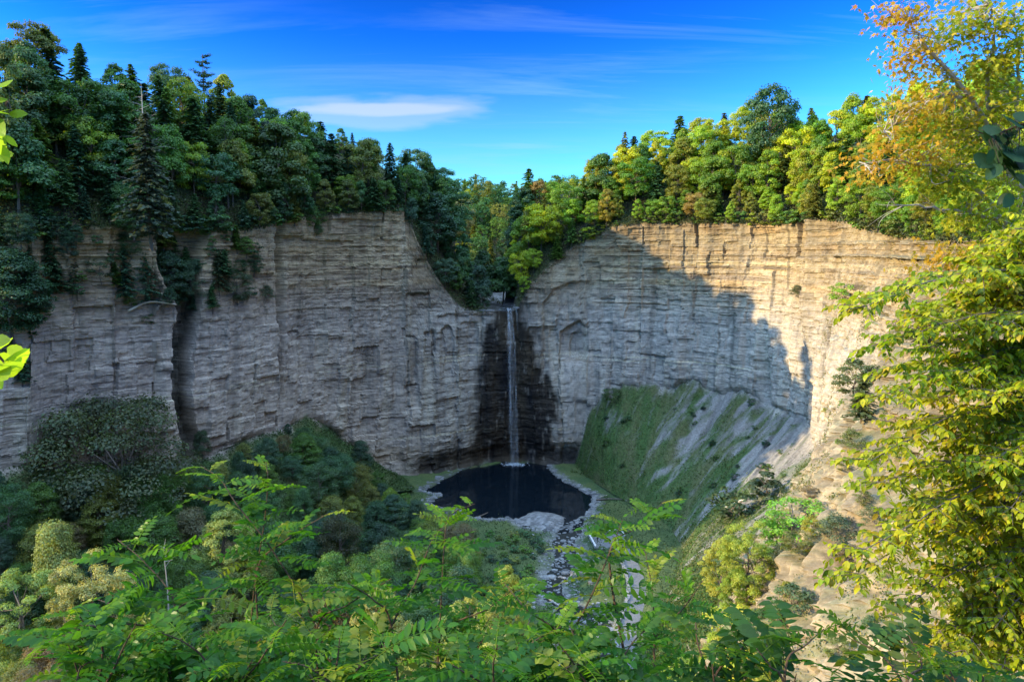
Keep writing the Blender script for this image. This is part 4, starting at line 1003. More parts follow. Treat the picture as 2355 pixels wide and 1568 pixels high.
# ------------------------------------------------------------------ the waterfall
def fall_mat():
    m, nt, out = nodes('falling_water'); L = nt.links.new
    tc = N(nt, 'ShaderNodeTexCoord'); mp = N(nt, 'ShaderNodeMapping'); mp.inputs['Scale'].default_value = (2.6, 2.6, .09); L(tc.outputs['Object'], mp.inputs[0])
    n = N(nt, 'ShaderNodeTexNoise', in_Scale=1.6, in_Detail=6.0, in_Roughness=.7); L(mp.outputs[0], n.inputs['Vector'])
    at = N(nt, 'ShaderNodeAttribute', attribute_name='albedo')
    sepc = N(nt, 'ShaderNodeSeparateColor'); L(at.outputs['Color'], sepc.inputs[0])
    r = N(nt, 'ShaderNodeMapRange'); r.inputs['From Min'].default_value = .42; r.inputs['From Max'].default_value = .66; L(n.outputs[0], r.inputs[0])
    a = math_(nt, 'MULTIPLY', r.outputs[0], sepc.outputs[0])
    d = N(nt, 'ShaderNodeBsdfDiffuse'); d.inputs[0].default_value = (.55, .58, .60, 1); t = N(nt, 'ShaderNodeBsdfTransparent')
    mx = N(nt, 'ShaderNodeMixShader'); L(a, mx.inputs[0]); L(t.outputs[0], mx.inputs[1]); L(d.outputs[0], mx.inputs[2]); L(mx.outputs[0], out.inputs[0]); return m
M_FALL = fall_mat()
def strand(mb, px_path, y0, w0, w1, dens, seed, bow=1.6):
    """a falling sheet: arc off the lip then straight down; px_path gives x (world) and z"""
    P_ = path(px_path, 46); r = np.random.default_rng(seed); m = len(P_)
    wv = np.linspace(w0, w1, m)*(1+.25*fbm(np.arange(m)/5, seed, 0, 2)); u = np.linspace(-1, 1, 7)
    V = np.array([[P_[i, 0]+wv[i]*k, P_[i, 1]-.35*(1-k*k)*wv[i], P_[i, 2]] for i in range(m) for k in u])
    den = np.array([dens[0]+(dens[1]-dens[0])*i/(m-1) for i in range(m)])[:, None]*(1-np.abs(u)[None]**2.5)
    i = np.arange(m-1)[:, None]*7; j = np.arange(6)[None]; q = np.stack([i+j, i+j+1, i+7+j+1, i+7+j], -1).reshape(-1, 4)
    mb.add(V, q, None, None); mb.C.append(np.repeat(den.reshape(-1, 1), 3, 1))
wf = MB(); ly = 304.9
strand(wf, [(-1.7, 306.6, 65.2), (-1.6, 305.2, 64.9), (-1.3, ly-1.4, 60), (-.9, ly-1.9, 52), (-.8, ly-2.1, 34), (-.4, ly-2.3, 14), (.2, ly-2.4, .1)], 0, .5, .75, (.8, .3), 1)
strand(wf, [(-.6, 306.6, 65.1), (-.6, 305.2, 64.8), (0, ly-1.3, 60), (.9, ly-1.8, 52), (1.6, ly-2.0, 34), (2.0, ly-2.2, 14), (2.3, ly-2.3, .1)], 0, .45, .55, (.66, .24), 2)
strand(wf, [(1.9, 306.4, 65.1), (1.9, 305.3, 64.7), (2.1, ly-.5, 61), (2.3, ly-.6, 56)], 0, .55, .4, (.6, .15), 3)
strand(wf, [(-1.0, ly-1.5, 54), (-.2, ly-2.1, 40), (.4, ly-2.5, 20), (1.2, ly-2.7, .1)], 0, 1.6, 2.4, (.16, .24), 4)
strand(wf, [(-1.3, ly-1.4, 63), (-1.0, ly-1.8, 56), (-.7, ly-2.0, 48), (-.3, ly-2.1, 40)], 0, .9, 1.4, (.5, .12), 6)
tag(wf.build('waterfall', M_FALL, None, True), 'tall thin waterfall dropping over the lip into the plunge pool', None, None, 'structure')
# foam where it lands
fo = MB(); fr = np.random.default_rng(5); n = 900
fo.inst(LEAFQ*[1, 1, 0], QF, None, np.c_[fr.normal(1, 2.0, n), fr.normal(302.2, 1.0, n), np.abs(fr.normal(0, .35, n))+.03], frame(rand_unit(fr, n)*[1, 1, .2], np.array([0, 0, 1.])+.5*rand_unit(fr, n)), fr.uniform(.2, .6, n))
M_FOAM = plain_mat('white_foam', (.42, .46, .5), noise=.1)
tag(fo.build('foam', M_FOAM), 'white foam where the fall hits the pool', None, None, 'stuff')
# pale ledge slabs at the lip and in the stream above
M_SLAB = plain_mat('pale_grey_slab', (.19, .187, .183), noise=.3, sc=1.5, bump=.5, dist=.1)
M_DSLAB = plain_mat('grey_shale_slab', (.15, .148, .148), noise=.35, sc=1.2, bump=.5, dist=.1)
def slab(mb, c, l, w, h, rz, r):
    k = 9; a = np.linspace(0, 2*math.pi, k, endpoint=False); rad = r.uniform(.75, 1.1, k); cz, sz = math.cos(rz), math.sin(rz)
    x = np.cos(a)*l*rad; y = np.sin(a)*w*rad; X_ = x*cz-y*sz; Y_ = x*sz+y*cz
    top = np.c_[X_*.94, Y_*.94, np.full(k, h)+r.normal(0, h*.08, k)]; bot = np.c_[X_, Y_, np.full(k, -h*.8)]
    V = np.vstack([top, bot, [[0, 0, h*1.05]]])+c; j = np.arange(k); j2 = (j+1) % k
    mb.add(V, np.stack([j, j+k, j2+k, j2], -1), np.stack([j, j2, np.full(k, 2*k)], -1))
sr = np.random.default_rng(51)
lw = MB()
for i in range(26):
    y = 308+sr.uniform(0, 16); x = np.interp(y, UPW[:, 1], UPW[:, 0])+sr.uniform(-4.4, 4.8); slab(lw, np.array([x, y, ground_up(x, y)+.22]), sr.uniform(.5, 1.5), sr.uniform(.3, .7), .08, sr.uniform(-.3, .3), sr)
tag(lw.build('ledge_slabs', M_DSLAB), 'flat wet ledges of rock in the stream above the lip', None, None, 'stuff')
lsl = MB()
for (px0, py0, l, w_, rz) in ((1110, 714, 4.6, 1.5, .05), (1095, 716, 2.6, 1.0, .1), (1188, 708, 1.4, .8, -.2), (1080, 722, 2.4, .9, .2)):
    g_ = A(px0, py0, 306.5); slab(lsl, g_+[0, 0, .1], l, w_, .35, rz, sr)
tag(lsl.build('lip_ledge', M_SLAB), 'pale rock ledge at the left of the waterfall lip', None, None, 'structure')
# ------------------------------------------------------------------ stones along the creek and pool
sb = MB(); nst_ = 0; cr_ = np.random.default_rng(61)
def tpl_stone(r):
    k = 7; a = np.linspace(0, 2*math.pi, k, endpoint=False); q = r.uniform(.8, 1.15, k)
    return np.vstack([np.c_[np.cos(a)*q, np.sin(a)*q, np.full(k, -.5)], np.c_[np.cos(a)*q*.8, np.sin(a)*q*.8, np.full(k, .5)], [[0, 0, .62]]])
kj = np.arange(7); kj2 = (kj+1) % 7
SF4 = np.stack([kj, kj2, kj2+7, kj+7], -1); SF3 = np.stack([kj+7, kj2+7, np.full(7, 14)], -1)
for tpl in [tpl_stone(cr_) for _ in range(6)]:
    n = 150; i = cr_.integers(4, len(CRK)-1, n); off = cr_.choice([-1, 1], n)*np.abs(cr_.normal(4.4, 2.3, n))*np.where(cr_.uniform(size=n) < .25, .35, 1)
    tcr = nrm(np.gradient(CRK, axis=0)); nn = np.stack([-tcr[:, 1], tcr[:, 0]], -1); xy = CRK[i]+nn[i]*off[:, None]+cr_.normal(0, .9, (n, 2))
    z = np.maximum(floor_z(xy[:, 0], xy[:, 1]), wlev(xy[:, 1])-.08); s = cr_.lognormal(-.72, .45, n).clip(.2, 1.5)
    a = cr_.uniform(0, 6.28, n); M = frame(np.c_[np.cos(a), np.sin(a), cr_.normal(0, .12, n)], np.array([0, 0, 1.]))
    tone = cr_.uniform(.07, .24, n)[:, None]*[1, .99, .97]
    sb.inst(tpl, SF4, SF3, np.c_[xy, z+.05], M, np.c_[s*cr_.uniform(.6, 1, n), s, s*.32], tone)
    n = 110; k = cr_.integers(0, len(POOL), n); u_ = cr_.uniform(size=n)[:, None]; xy = POOL[k]*(1-u_)+POOL[(k+1) % len(POOL)]*u_; dc_ = nrm(xy-pc); xy = xy+dc_*np.abs(cr_.normal(.8, 1.8, n))[:, None]
    z = np.maximum(floor_z(xy[:, 0], xy[:, 1]), -.05); s = cr_.lognormal(-.55, .45, n).clip(.25, 1.8); a = cr_.uniform(0, 6.28, n)
    keep = xy[:, 1] < 300
    sb.inst(tpl, SF4, SF3, np.c_[xy, z+.02][keep], frame(np.c_[np.cos(a), np.sin(a), cr_.normal(0, .1, n)], np.array([0, 0, 1.]))[keep], np.c_[s*.8, s, s*.26][keep], (cr_.uniform(.07, .2, n)[:, None]*[1, .99, .98])[keep])
M_STONE = rock_mat('loose_pale_stone', .3, 2.0, .9, (1, 1, 1))
tag(sb.build('creek_stones', M_STONE), 'pale loose stones and slabs along creek and pool edge', None, None, 'stuff')
# stone edging of the path: one dry stone row
tp = nrm(np.gradient(PTH, axis=0)); en = np.stack([-tp[:, 1], tp[:, 0]], -1); en = en*np.sign(-en[:, :1]-1e-6)
EL = path(np.c_[PTH[6:]+en[6:]*2.45, wlev(PTH[6:, 1])+1.15], 330); er = np.random.default_rng(71); m = len(EL)
blk_ = np.floor(np.arange(m)/4); hb_ = hsh(blk_, 3); wb_ = hsh(blk_, 7); gapm = (np.arange(m) % 4 == 0)
ring_ = [(-.5, -.5), (-.45, .22), (.4, .25), (.5, -.5)]; te = nrm(np.gradient(EL[:, :2], axis=0)); ne = np.stack([-te[:, 1], te[:, 0]], -1); V = []
for i in range(m):
    k = .55 if gapm[i] else 1.0
    for a_, c_ in ring_: V.append((*(EL[i, :2]+ne[i]*(a_*(.8+.7*wb_[i])*k+.25*(wb_[i]-.5))), EL[i, 2]+c_*(.7+.9*hb_[i])*k))
i = np.arange(m-1)[:, None]*4; j = np.arange(3)[None]; q = np.stack([i+j, i+j+1, i+5+j, i+4+j], -1).reshape(-1, 4)
o = mk_obj('stone_edging', mk_mesh('stone_edging', np.array(V), q, [M_SLAB])); tag(o, 'row of rough pale blocks edging the gravel path', 'stone edging')
# ------------------------------------------------------------------ viewing platform with low stone walls
M_WALL = rock_mat('stone_walling', .4, 3.0, .9, (1, 1, 3)); M_COPE = plain_mat('pale_coping', (.43, .41, .39), noise=.15, sc=3)
pf_z = 1.3
c0_, c1_, c2_, c3_ = [G(*q, pf_z)[:2] for q in ((1354, 1232), (1428, 1222), (1446, 1256), (1370, 1262))]
pl = empty('viewing_platform', (*((c0_+c1_+c2_+c3_)/4), pf_z)); org = np.array(pl.location)
def wallseg(a, b, name='parapet'):
    mid = (a+b)/2; L_ = np.linalg.norm(b-a); ang = math.atan2(*(b-a)[::-1]); w_ = MB()
    nbk = max(3, int(L_/.7))
    for rr2 in range(3):
        for k in range(nbk):
            u = (k+.5+(.25 if rr2 % 2 else -.05))/nbk; p = a+(b-a)*min(u, .98)
            w_.box((*(p-org[:2]), .16+rr2*.27), (L_/nbk*.97, .45, .26), ang, np.full(3, rng.uniform(.22, .38)), .06)
    po = w_.build(name, M_WALL, pl); cpm = MB(); cpm.box((*(mid-org[:2]), .90), (L_+.3, .56, .11), ang); cpm.build('coping', M_COPE, po)
wallseg(c0_, c1_); wallseg(c0_, c3_); wallseg(c1_, c1_+(c2_-c1_)*.45)
fl = MB(); k4 = np.array([c0_, c3_, c2_, c1_])-org[:2]
V = np.vstack([np.c_[k4, np.zeros(4)], np.c_[k4, np.full(4, -1.4)]]); fl.add(V, [[0, 1, 2, 3], [7, 6, 5, 4], [0, 4, 5, 1], [1, 5, 6, 2], [2, 6, 7, 3], [3, 7, 4, 0]])
fl.build('deck', M_PATH, pl)
tag(pl, 'small paved viewing platform with low stone walls beside the creek', 'platform')
# ------------------------------------------------------------------ people
def person(loc, h, facing, shirt, trousers, label, hat=None, legs='stand'):
    root = empty('person', loc, facing); me = bpy.data.meshes.new('body'); s = h/1.75
    J = dict(pel=(0, 0, .95), chest=(0, .01, 1.25), neck=(0, .02, 1.46), head=(0, .04, 1.56), top=(0, .03, 1.70),
             hl=(-.09, 0, .92), kl=(-.10, .02, .50), al=(-.11, -.02, .09), tl=(-.12, .13, .03), hr=(.09, 0, .92), kr=(.10, .02, .50), ar=(.11, -.02, .09), tr=(.12, .13, .03),
             sl=(-.18, .01, 1.39), el=(-.25, -.02, 1.12), wl=(-.22, .12, .92), fl=(-.21, .18, .84), sr=(.18, .01, 1.39), er=(.25, -.02, 1.12), wr=(.22, .12, .92), fr=(.21, .18, .84))
    Rd = dict(pel=.145, chest=.15, neck=.055, head=.095, top=.07, hl=.095, kl=.06, al=.045, tl=.035, hr=.095, kr=.06, ar=.045, tr=.035, sl=.06, el=.045, wl=.032, fl=.035, sr=.06, er=.045, wr=.032, fr=.035)
    E_ = 'pel-chest chest-neck neck-head head-top pel-hl hl-kl kl-al al-tl pel-hr hr-kr kr-ar ar-tr chest-sl sl-el el-wl wl-fl chest-sr sr-er er-wr wr-fr'.split()
    kk = list(J); V = [tuple(np.array(J[q])*s) for q in kk]; Ed = [tuple(kk.index(a) for a in e.split('-')) for e in E_]
    F_ = [('fl', -1), ('fr', 1)]
    rd = [Rd[q]*s for q in kk]
    for b, sg_ in F_:      # five short fingers per hand
        bi_ = kk.index(b); bp_ = np.array(J[b])*s
        for q in range(5):
            V.append(tuple(bp_+np.array([sg_*(-.03+.015*q), .03 if q else .045, -.07 if q else -.02])*s)); Ed.append((bi_, len(V)-1)); rd.append(.009*s)
    me.from_pydata(V, Ed, []); ob = mk_obj('body', me, root)
    ob.modifiers.new('skin', 'SKIN'); sb_ = ob.modifiers.new('sub', 'SUBSURF'); sb_.levels = 1; sb_.render_levels = 1
    sv = me.skin_vertices[0].data if me.skin_vertices else None
    if sv is None:
        bpy.context.view_layer.objects.active = ob
    for q, rr3 in zip(sv, rd): q.radius = (rr3, rr3*.85 if rr3 > .12*s else rr3)
    sv[0].use_root = True
    dg = bpy.context.evaluated_depsgraph_get(); dg.update(); m2 = bpy.data.meshes.new_from_object(ob.evaluated_get(dg))
    ob.modifiers.clear(); ob.data = m2
    n = len(m2.vertices); co = np.zeros(n*3, np.float32); m2.vertices.foreach_get('co', co); co = co.reshape(-1, 3)/s
    skin = np.array((.42, .27, .19)); cl = np.tile(skin, (n, 1)); z = co[:, 2]
    cl[(z < 1.43) & (z > .93) & ~((np.abs(co[:, 0]) > .19) & (z < 1.0))] = shirt
    cl[(z <= .96) & (np.abs(co[:, 0]) < .185)] = trousers; cl[z < .10] = (.02, .02, .02); cl[(z > 1.60) & (co[:, 1] < .09)] = (.05, .035, .025)
    ca_ = m2.color_attributes.new('albedo', 'FLOAT_COLOR', 'POINT'); c4 = np.ones((n, 4), np.float32); c4[:, :3] = cl; ca_.data.foreach_set('color', c4.ravel())
    m2.materials.clear(); m2.materials.append(M_CLOTH); m2.polygons.foreach_set('use_smooth', np.ones(len(m2.polygons), bool))
    if hat is not None:
        hm = MB(); a = np.linspace(0, 6.283, 14, endpoint=False); V = []
        for rad_, zz in ((.17, 1.64), (.115, 1.655), (.105, 1.75), (.04, 1.78)): V += [(rad_*math.cos(t)*s, (rad_*math.sin(t)+.035)*s, zz*s) for t in a]
        q = [[i*14+j, i*14+(j+1) % 14, (i+1)*14+(j+1) % 14, (i+1)*14+j] for i in range(3) for j in range(14)]
        hm.add(V, q); hm.build('hat', hat, root, True)
    return tag(root, label, 'person')
M_CLOTH = ground_mat('skin_and_clothes', .05, .01, 20)
M_HAT = plain_mat('white_cloth', (.75, .73, .7), noise=.05)
pp = G(1374, 1246, pf_z); person((pp[0], pp[1], pf_z), 1.85, R(20), (.012, .012, .014), (.015, .015, .018), 'person in black with a white hat on the viewing platform', M_HAT)
q0 = A(1091, 711, 307.5); q1 = A(1104, 712, 307.8)
for q, sh_, lb in ((q0, (.55, .30, .28), 'tiny person in a pink top on the ledge left of the fall'), (q1, (.03, .03, .04), 'tiny person in dark clothes on the ledge near the lip')):
    person((q[0], q[1], max(A(1100, 715, q[1])[2], ground_up(q[0], q[1]))+.25), 1.75, R(180), sh_, (.05, .06, .1), lb)
# ------------------------------------------------------------------ logs
def log(pts, r0, r1, label, seed, mat=None):
    t = MB(); P_ = path(pts, 12, .02, seed); t.tube(P_-P_[0], np.linspace(r0, r1, 12), 8); o = t.build('fallen_log', mat or M_PALEBARK, None, True); o.location = P_[0]
    return tag(o, label, 'log')
b0, b1 = on_surface(1668, 1172), on_surface(1716, 1150); up_ = np.array([-.25, -.25, .55])
log([b0+up_, (b0+b1)/2+up_*1.1, b1+up_], .42, .28, 'pale fallen trunk lying on the green talus', 1, plain_mat('bleached_wood', (.62, .58, .5), noise=.12))
b0, b1, b2 = on_surface(298, 716), on_surface(345, 700), on_surface(405, 704); up_ = np.array([.3, -1.2, .3])
log([b0+up_, b1+up_+[0, -.3, .5], b2+up_], .38, .22, 'pale bowed trunk hanging across the left cliff ledge', 2, plain_mat('pale_split_wood', (.5, .42, .3), noise=.15))
d0, d1 = G(1371, 1149, .7), G(1432, 1148, 1.0); log([d0, (d0+d1)/2+[0, .3, .2], d1], .3, .2, 'long dark driftwood log on the pool bank', 3, M_BARK)
d0, d1 = G(1378, 1143, .9), G(1396, 1138, 1.2); log([d0, d1], .2, .12, 'short pale driftwood log above the dark one', 4)
d0, d1 = G(1195, 1487, 1.2), G(1370, 1478, .6); log([d0, (d0+d1)/2+[0, 0, .3], d1], .32, .2, 'long grey log lying across the creek near bottom', 5)
d0, d1 = G(1252, 1368, 1.0), G(1290, 1395, .6); log([d0, d1], .28, .2, 'short grey log by the creek stones', 6)
d0, d1 = G(1098, 1189, .7), G(1122, 1178, .4); log([d0, d1], .25, .15, 'dark log at the near edge of pool', 7, M_BARK)
# ------------------------------------------------------------------ foreground plants at the overlook
LT = lambda w, fold, tipb=0.0, arch=.0: np.array([[0, 0, 0], [0, .33, arch], [0, .68, arch*.6], [0, 1, -arch*.6+tipb], [-w*.92, .3, fold], [-w*.8, .66, fold*.9], [w*.92, .3, fold], [w*.8, .66, fold*.9]])
LT4 = [[1, 2, 5, 4], [1, 6, 7, 2]]; LT3 = [[0, 1, 4], [2, 3, 5], [0, 6, 1], [2, 7, 3]]
M_LOC = leaf_mat('locust_leaf', 'albedo', .5, .009, rough=.35)
M_BEE = leaf_mat('hornbeam_leaf', 'albedo', .45, .012, rough=.4)
M_MAP = leaf_mat('maple_leaf', 'albedo', .45, .01, rough=.5)
M_STEM = plain_mat('reddish_brown_stem', (.07, .045, .025), noise=.3, sc=40)
M_GSTEM = plain_mat('green_stem', (.14, .17, .05), noise=.2, sc=40)
M_DARKB = plain_mat('dark_twig_bark', (.05, .04, .035), noise=.3, sc=20)  # even dark brown for the twig stems
near_idx = np.where(T > 32)[0]; NEARP = P[NF:, near_idx].reshape(-1, 3)
def near_ground(x, y):
    i = np.argmin((NEARP[:, 0]-x)**2+(NEARP[:, 1]-y)**2); return NEARP[i, 2]
def frond(mb, stm, r, base_, d, up, Ln, nl, ls, lw, colr, droop=.35):
    """a pinnate leaf: leaflets in pairs along a thin arching midrib, one at its tip"""
    m = nl//2+1; s = np.linspace(.16, 1, m); side = nrm(np.cross(d, up)); up = np.cross(side, d)
    pts = base_+d*(s*Ln)[:, None]-np.array([0, 0, 1.])*(droop*Ln*s**2)[:, None]
    allp = np.vstack([base_, pts]); mb.tube(allp, np.linspace(.0018, .0008, len(allp)), 4, np.array(colr)*[1.5, 1.25, 1.2])
    tan_ = nrm(np.gradient(pts, axis=0)); C = []; AX = []; UP = []
    for sg in (-1, 1):
        C.append(pts[:-1]); AX.append(side*sg*.93+tan_[:-1]*.33+r.normal(0, .10, (m-1, 3))-[0, 0, .10]); UP.append(np.tile(up, (m-1, 1))+r.normal(0, .22, (m-1, 3))+side*sg*r.normal(.1, .2))
    C.append(pts[-1:]); AX.append(tan_[-1:]); UP.append(up[None])
    C, AX, UP = map(np.concatenate, (C, AX, UP)); n = len(C); sc = ls*r.uniform(.8, 1.12, n)*np.interp(np.r_[np.linspace(0, 1, m-1), np.linspace(0, 1, m-1), 1], [0, .5, 1], [.82, 1, .8])
    cv = np.array(colr)*np.clip(r.normal(1, .12, n), .6, 1.5)[:, None]*(1+r.normal(0, .06, (n, 3)))
    mb.inst(LT(lw, .05, -.03, .02), LT4, LT3, C, frame(AX, UP), sc, np.clip(cv, .01, 1))
def locust(stems, seed, label, dark=False, group='locust saplings growing below the overlook'):
    """a thorny locust sapling: stems given by photo points and distance, rooted on the slope below"""
    r = np.random.default_rng(seed); lf = MB(); rb_ = MB(); sb_ = MB(); th = MB()
    p0 = None; stems = list(stems); b0 = stems[0][0][0]; sp_ = 150 if b0[0] < 1450 else 55
    for _ in range(4 if b0[0] < 1450 else 1):
        tx = b0[0]+r.uniform(-sp_, sp_); ty = r.uniform(1400, 1545) if b0[0] < 1450 else r.uniform(1500, 1560); stems.append(([(b0[0]+r.normal(0, 15), 1660), (lerp(b0[0], tx, .6), lerp(1640, ty, .6)), (tx, ty)], stems[0][1], stems[0][1]+r.uniform(-.35, .5), 5, stems[0][4]))
    for pts, Y0, Y1, nf, fs in stems:
        m = len(pts); Q = np.array([A(px, py, lerp(Y0, Y1, i/max(1, m-1))) for i, (px, py) in enumerate(pts)])
        foot_ = Q[0]+np.array([.05, -.1, -.35])
        if p0 is None:
            gx_, gy_ = Q[0][0], max(Q[0][1]-.2, .9); p0 = np.array([gx_, gy_, near_ground(gx_, gy_)-.1])
            low = path([p0, lerp(p0, foot_, .6)+[.05, .12, 0], foot_], 8)
        else: low = path([lerp(p0, foot_, .55), foot_], 4)
        full = np.vstack([low[:-1], path(np.vstack([foot_, Q]), 6*m, .0, seed)]); kL = len(low)-1
        L_ = len(full); sb_.tube(full, np.interp(np.arange(L_), [0, kL, L_-1], [.012, .0045, .0012]), 6)
        seg_ = full[kL:]; ln = np.concatenate([[0], np.cumsum(np.linalg.norm(np.diff(seg_, axis=0), axis=1))])
        a0 = r.uniform(0, 6.28)
        nf = int(nf*2.7)
        for k in range(nf):
            u = (k+.4)/nf*ln[-1]; b = np.array([np.interp(u, ln, seg_[:, c]) for c in range(3)]); t01 = u/ln[-1]
            a = a0+k*2.4+r.normal(0, .35); el = r.uniform(-.05, .45)+.35*t01
            d = nrm(np.array([math.cos(a)*1.0, math.sin(a)*.8, el])); young = sm(.78, 1, t01)
            Lf = fs*1.0*r.uniform(.75, 1.15)*(1-.45*young); base_c = lerp(np.array((.040, .118, .007)), np.array((.15, .24, .013)), young*r.uniform(.4, 1))
            if r.uniform() < .12: base_c = np.array((.15, .19, .02))
            if dark: base_c = base_c*.62  # saplings in shade: the shade is put into the leaf colour
            frond(lf, rb_, r, b, d, np.array([0, 0, 1.])+r.normal(0, .3, 3), Lf, int(r.integers(13, 21)), Lf*r.uniform(.18, .23), r.uniform(.24, .31), base_c, r.uniform(.15, .55))
            for sg in (-1, 1):
                sb_.tube([b, b+np.array([math.sin(a)*sg*.011, .002, .006])], [.0016, .0002], 4)
    root = empty('locust_sapling', p0)
    for nm, mb, mt in (('stem', sb_, M_STEM), ('foliage', lf, M_LOC)):
        o = mb.build(nm, mt, root, nm == 'foliage' and False); o.location = -p0
        if nm in ('thorn', 'leaf_stalk', 'foliage'): pass
    return tag(root, label, 'sapling', group)
locust([([(735, 1600), (725, 1440), (630, 1270), (545, 1160), (505, 1100), (462, 1072)], 2.35, 2.6, 17, .21), ([(728, 1450), (800, 1390), (900, 1330)], 2.35, 2.2, 7, .2)], 501, 'locust sapling with long dark stem leaning left in front of the sunlit tree')
locust([([(565, 1600), (580, 1400), (592, 1300), (608, 1200), (616, 1110), (612, 1062)], 2.5, 2.7, 17, .19), ([(590, 1320), (660, 1240), (755, 1180)], 2.5, 2.4, 6, .19)], 502, 'upright locust sapling with reddish stem and young pale tip')
locust([([(1005, 1600), (1012, 1440), (1022, 1250), (1036, 1185), (1092, 1158)], 2.7, 2.9, 14, .2), ([(1010, 1470), (1120, 1400), (1200, 1340)], 2.7, 2.5, 7, .19)], 503, 'locust sapling arching right below the plunge pool')
locust([([(830, 1620), (905, 1430), (955, 1340), (995, 1240), (1040, 1195)], 2.2, 2.5, 15, .21), ([(900, 1440), (860, 1380), (800, 1340)], 2.2, 2.1, 6, .2)], 504, 'locust sapling with curved stem left of the pool view')
locust([([(1262, 1610), (1300, 1490), (1360, 1370), (1402, 1270), (1432, 1195)], 2.1, 2.3, 15, .2), ([(1300, 1490), (1210, 1400), (1160, 1340)], 2.1, 2.2, 7, .2), ([(1402, 1275), (1470, 1210), (1530, 1150)], 2.3, 2.5, 8, .18)], 505, 'thorny locust stem crossing the creek and path view')
locust([([(1500, 1620), (1505, 1500), (1500, 1360), (1480, 1250)], 2.6, 2.9, 13, .19), ([(1504, 1480), (1570, 1400), (1620, 1330)], 2.6, 2.6, 7, .18)], 506, 'locust sapling in front of the grassy slope foot')
locust([([(330, 1640), (380, 1480), (400, 1380), (330, 1290), (270, 1240)], 2.0, 2.2, 13, .23), ([(380, 1480), (270, 1430), (150, 1400)], 2.0, 1.9, 8, .22), ([(390, 1440), (470, 1370), (520, 1340)], 2.0, 2.2, 6, .2)], 507, 'leftmost locust sapling spreading over the valley trees')
locust([([(210, 1660), (235, 1520), (220, 1440), (150, 1460), (95, 1490)], 1.8, 1.7, 8, .22), ([(235, 1560), (190, 1530), (170, 1590)], 1.8, 1.6, 4, .2)], 508, 'low locust sprig with bright backlit leaflets at bottom left corner')
locust([([(520, 1640), (480, 1530), (430, 1480), (360, 1450)], 1.9, 1.8, 11, .2), ([(500, 1600), (600, 1520), (680, 1490)], 1.9, 2.0, 9, .2)], 509, 'low spreading locust along bottom edge left of centre')
locust([([(760, 1650), (820, 1540), (900, 1490), (980, 1470)], 1.8, 1.9, 11, .2), ([(780, 1620), (720, 1540), (650, 1520)], 1.8, 1.8, 9, .2)], 510, 'low locust crossing the bottom edge at centre left')
locust([([(1120, 1650), (1160, 1540), (1220, 1480), (1290, 1440)], 1.9, 2.0, 11, .19), ([(1130, 1620), (1060, 1540), (990, 1520)], 1.9, 1.8, 9, .2)], 511, 'low locust crossing the bottom edge at centre')
locust([([(1400, 1650), (1420, 1540), (1470, 1460), (1540, 1420)], 1.9, 2.1, 10, .19), ([(1410, 1600), (1340, 1530), (1290, 1540)], 1.9, 1.8, 8, .19)], 512, 'low locust crossing the bottom edge right of centre')
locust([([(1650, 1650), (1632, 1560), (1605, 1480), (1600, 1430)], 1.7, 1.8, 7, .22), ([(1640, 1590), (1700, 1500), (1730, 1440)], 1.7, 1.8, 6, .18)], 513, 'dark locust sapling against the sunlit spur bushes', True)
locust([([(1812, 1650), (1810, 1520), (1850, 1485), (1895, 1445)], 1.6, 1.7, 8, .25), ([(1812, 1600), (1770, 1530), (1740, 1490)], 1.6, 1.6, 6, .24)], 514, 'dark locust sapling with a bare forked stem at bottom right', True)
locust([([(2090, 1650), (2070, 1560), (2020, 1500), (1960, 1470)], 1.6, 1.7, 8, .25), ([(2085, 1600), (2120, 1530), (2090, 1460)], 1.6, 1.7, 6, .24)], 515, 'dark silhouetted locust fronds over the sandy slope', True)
locust([([(2230, 1680), (2200, 1590), (2170, 1540)], 1.6, 1.6, 5, .22), ([(2220, 1640), (2260, 1570), (2250, 1540)], 1.6, 1.6, 5, .2)], 516, 'dark locust tips at the bottom right under the hornbeam', True)

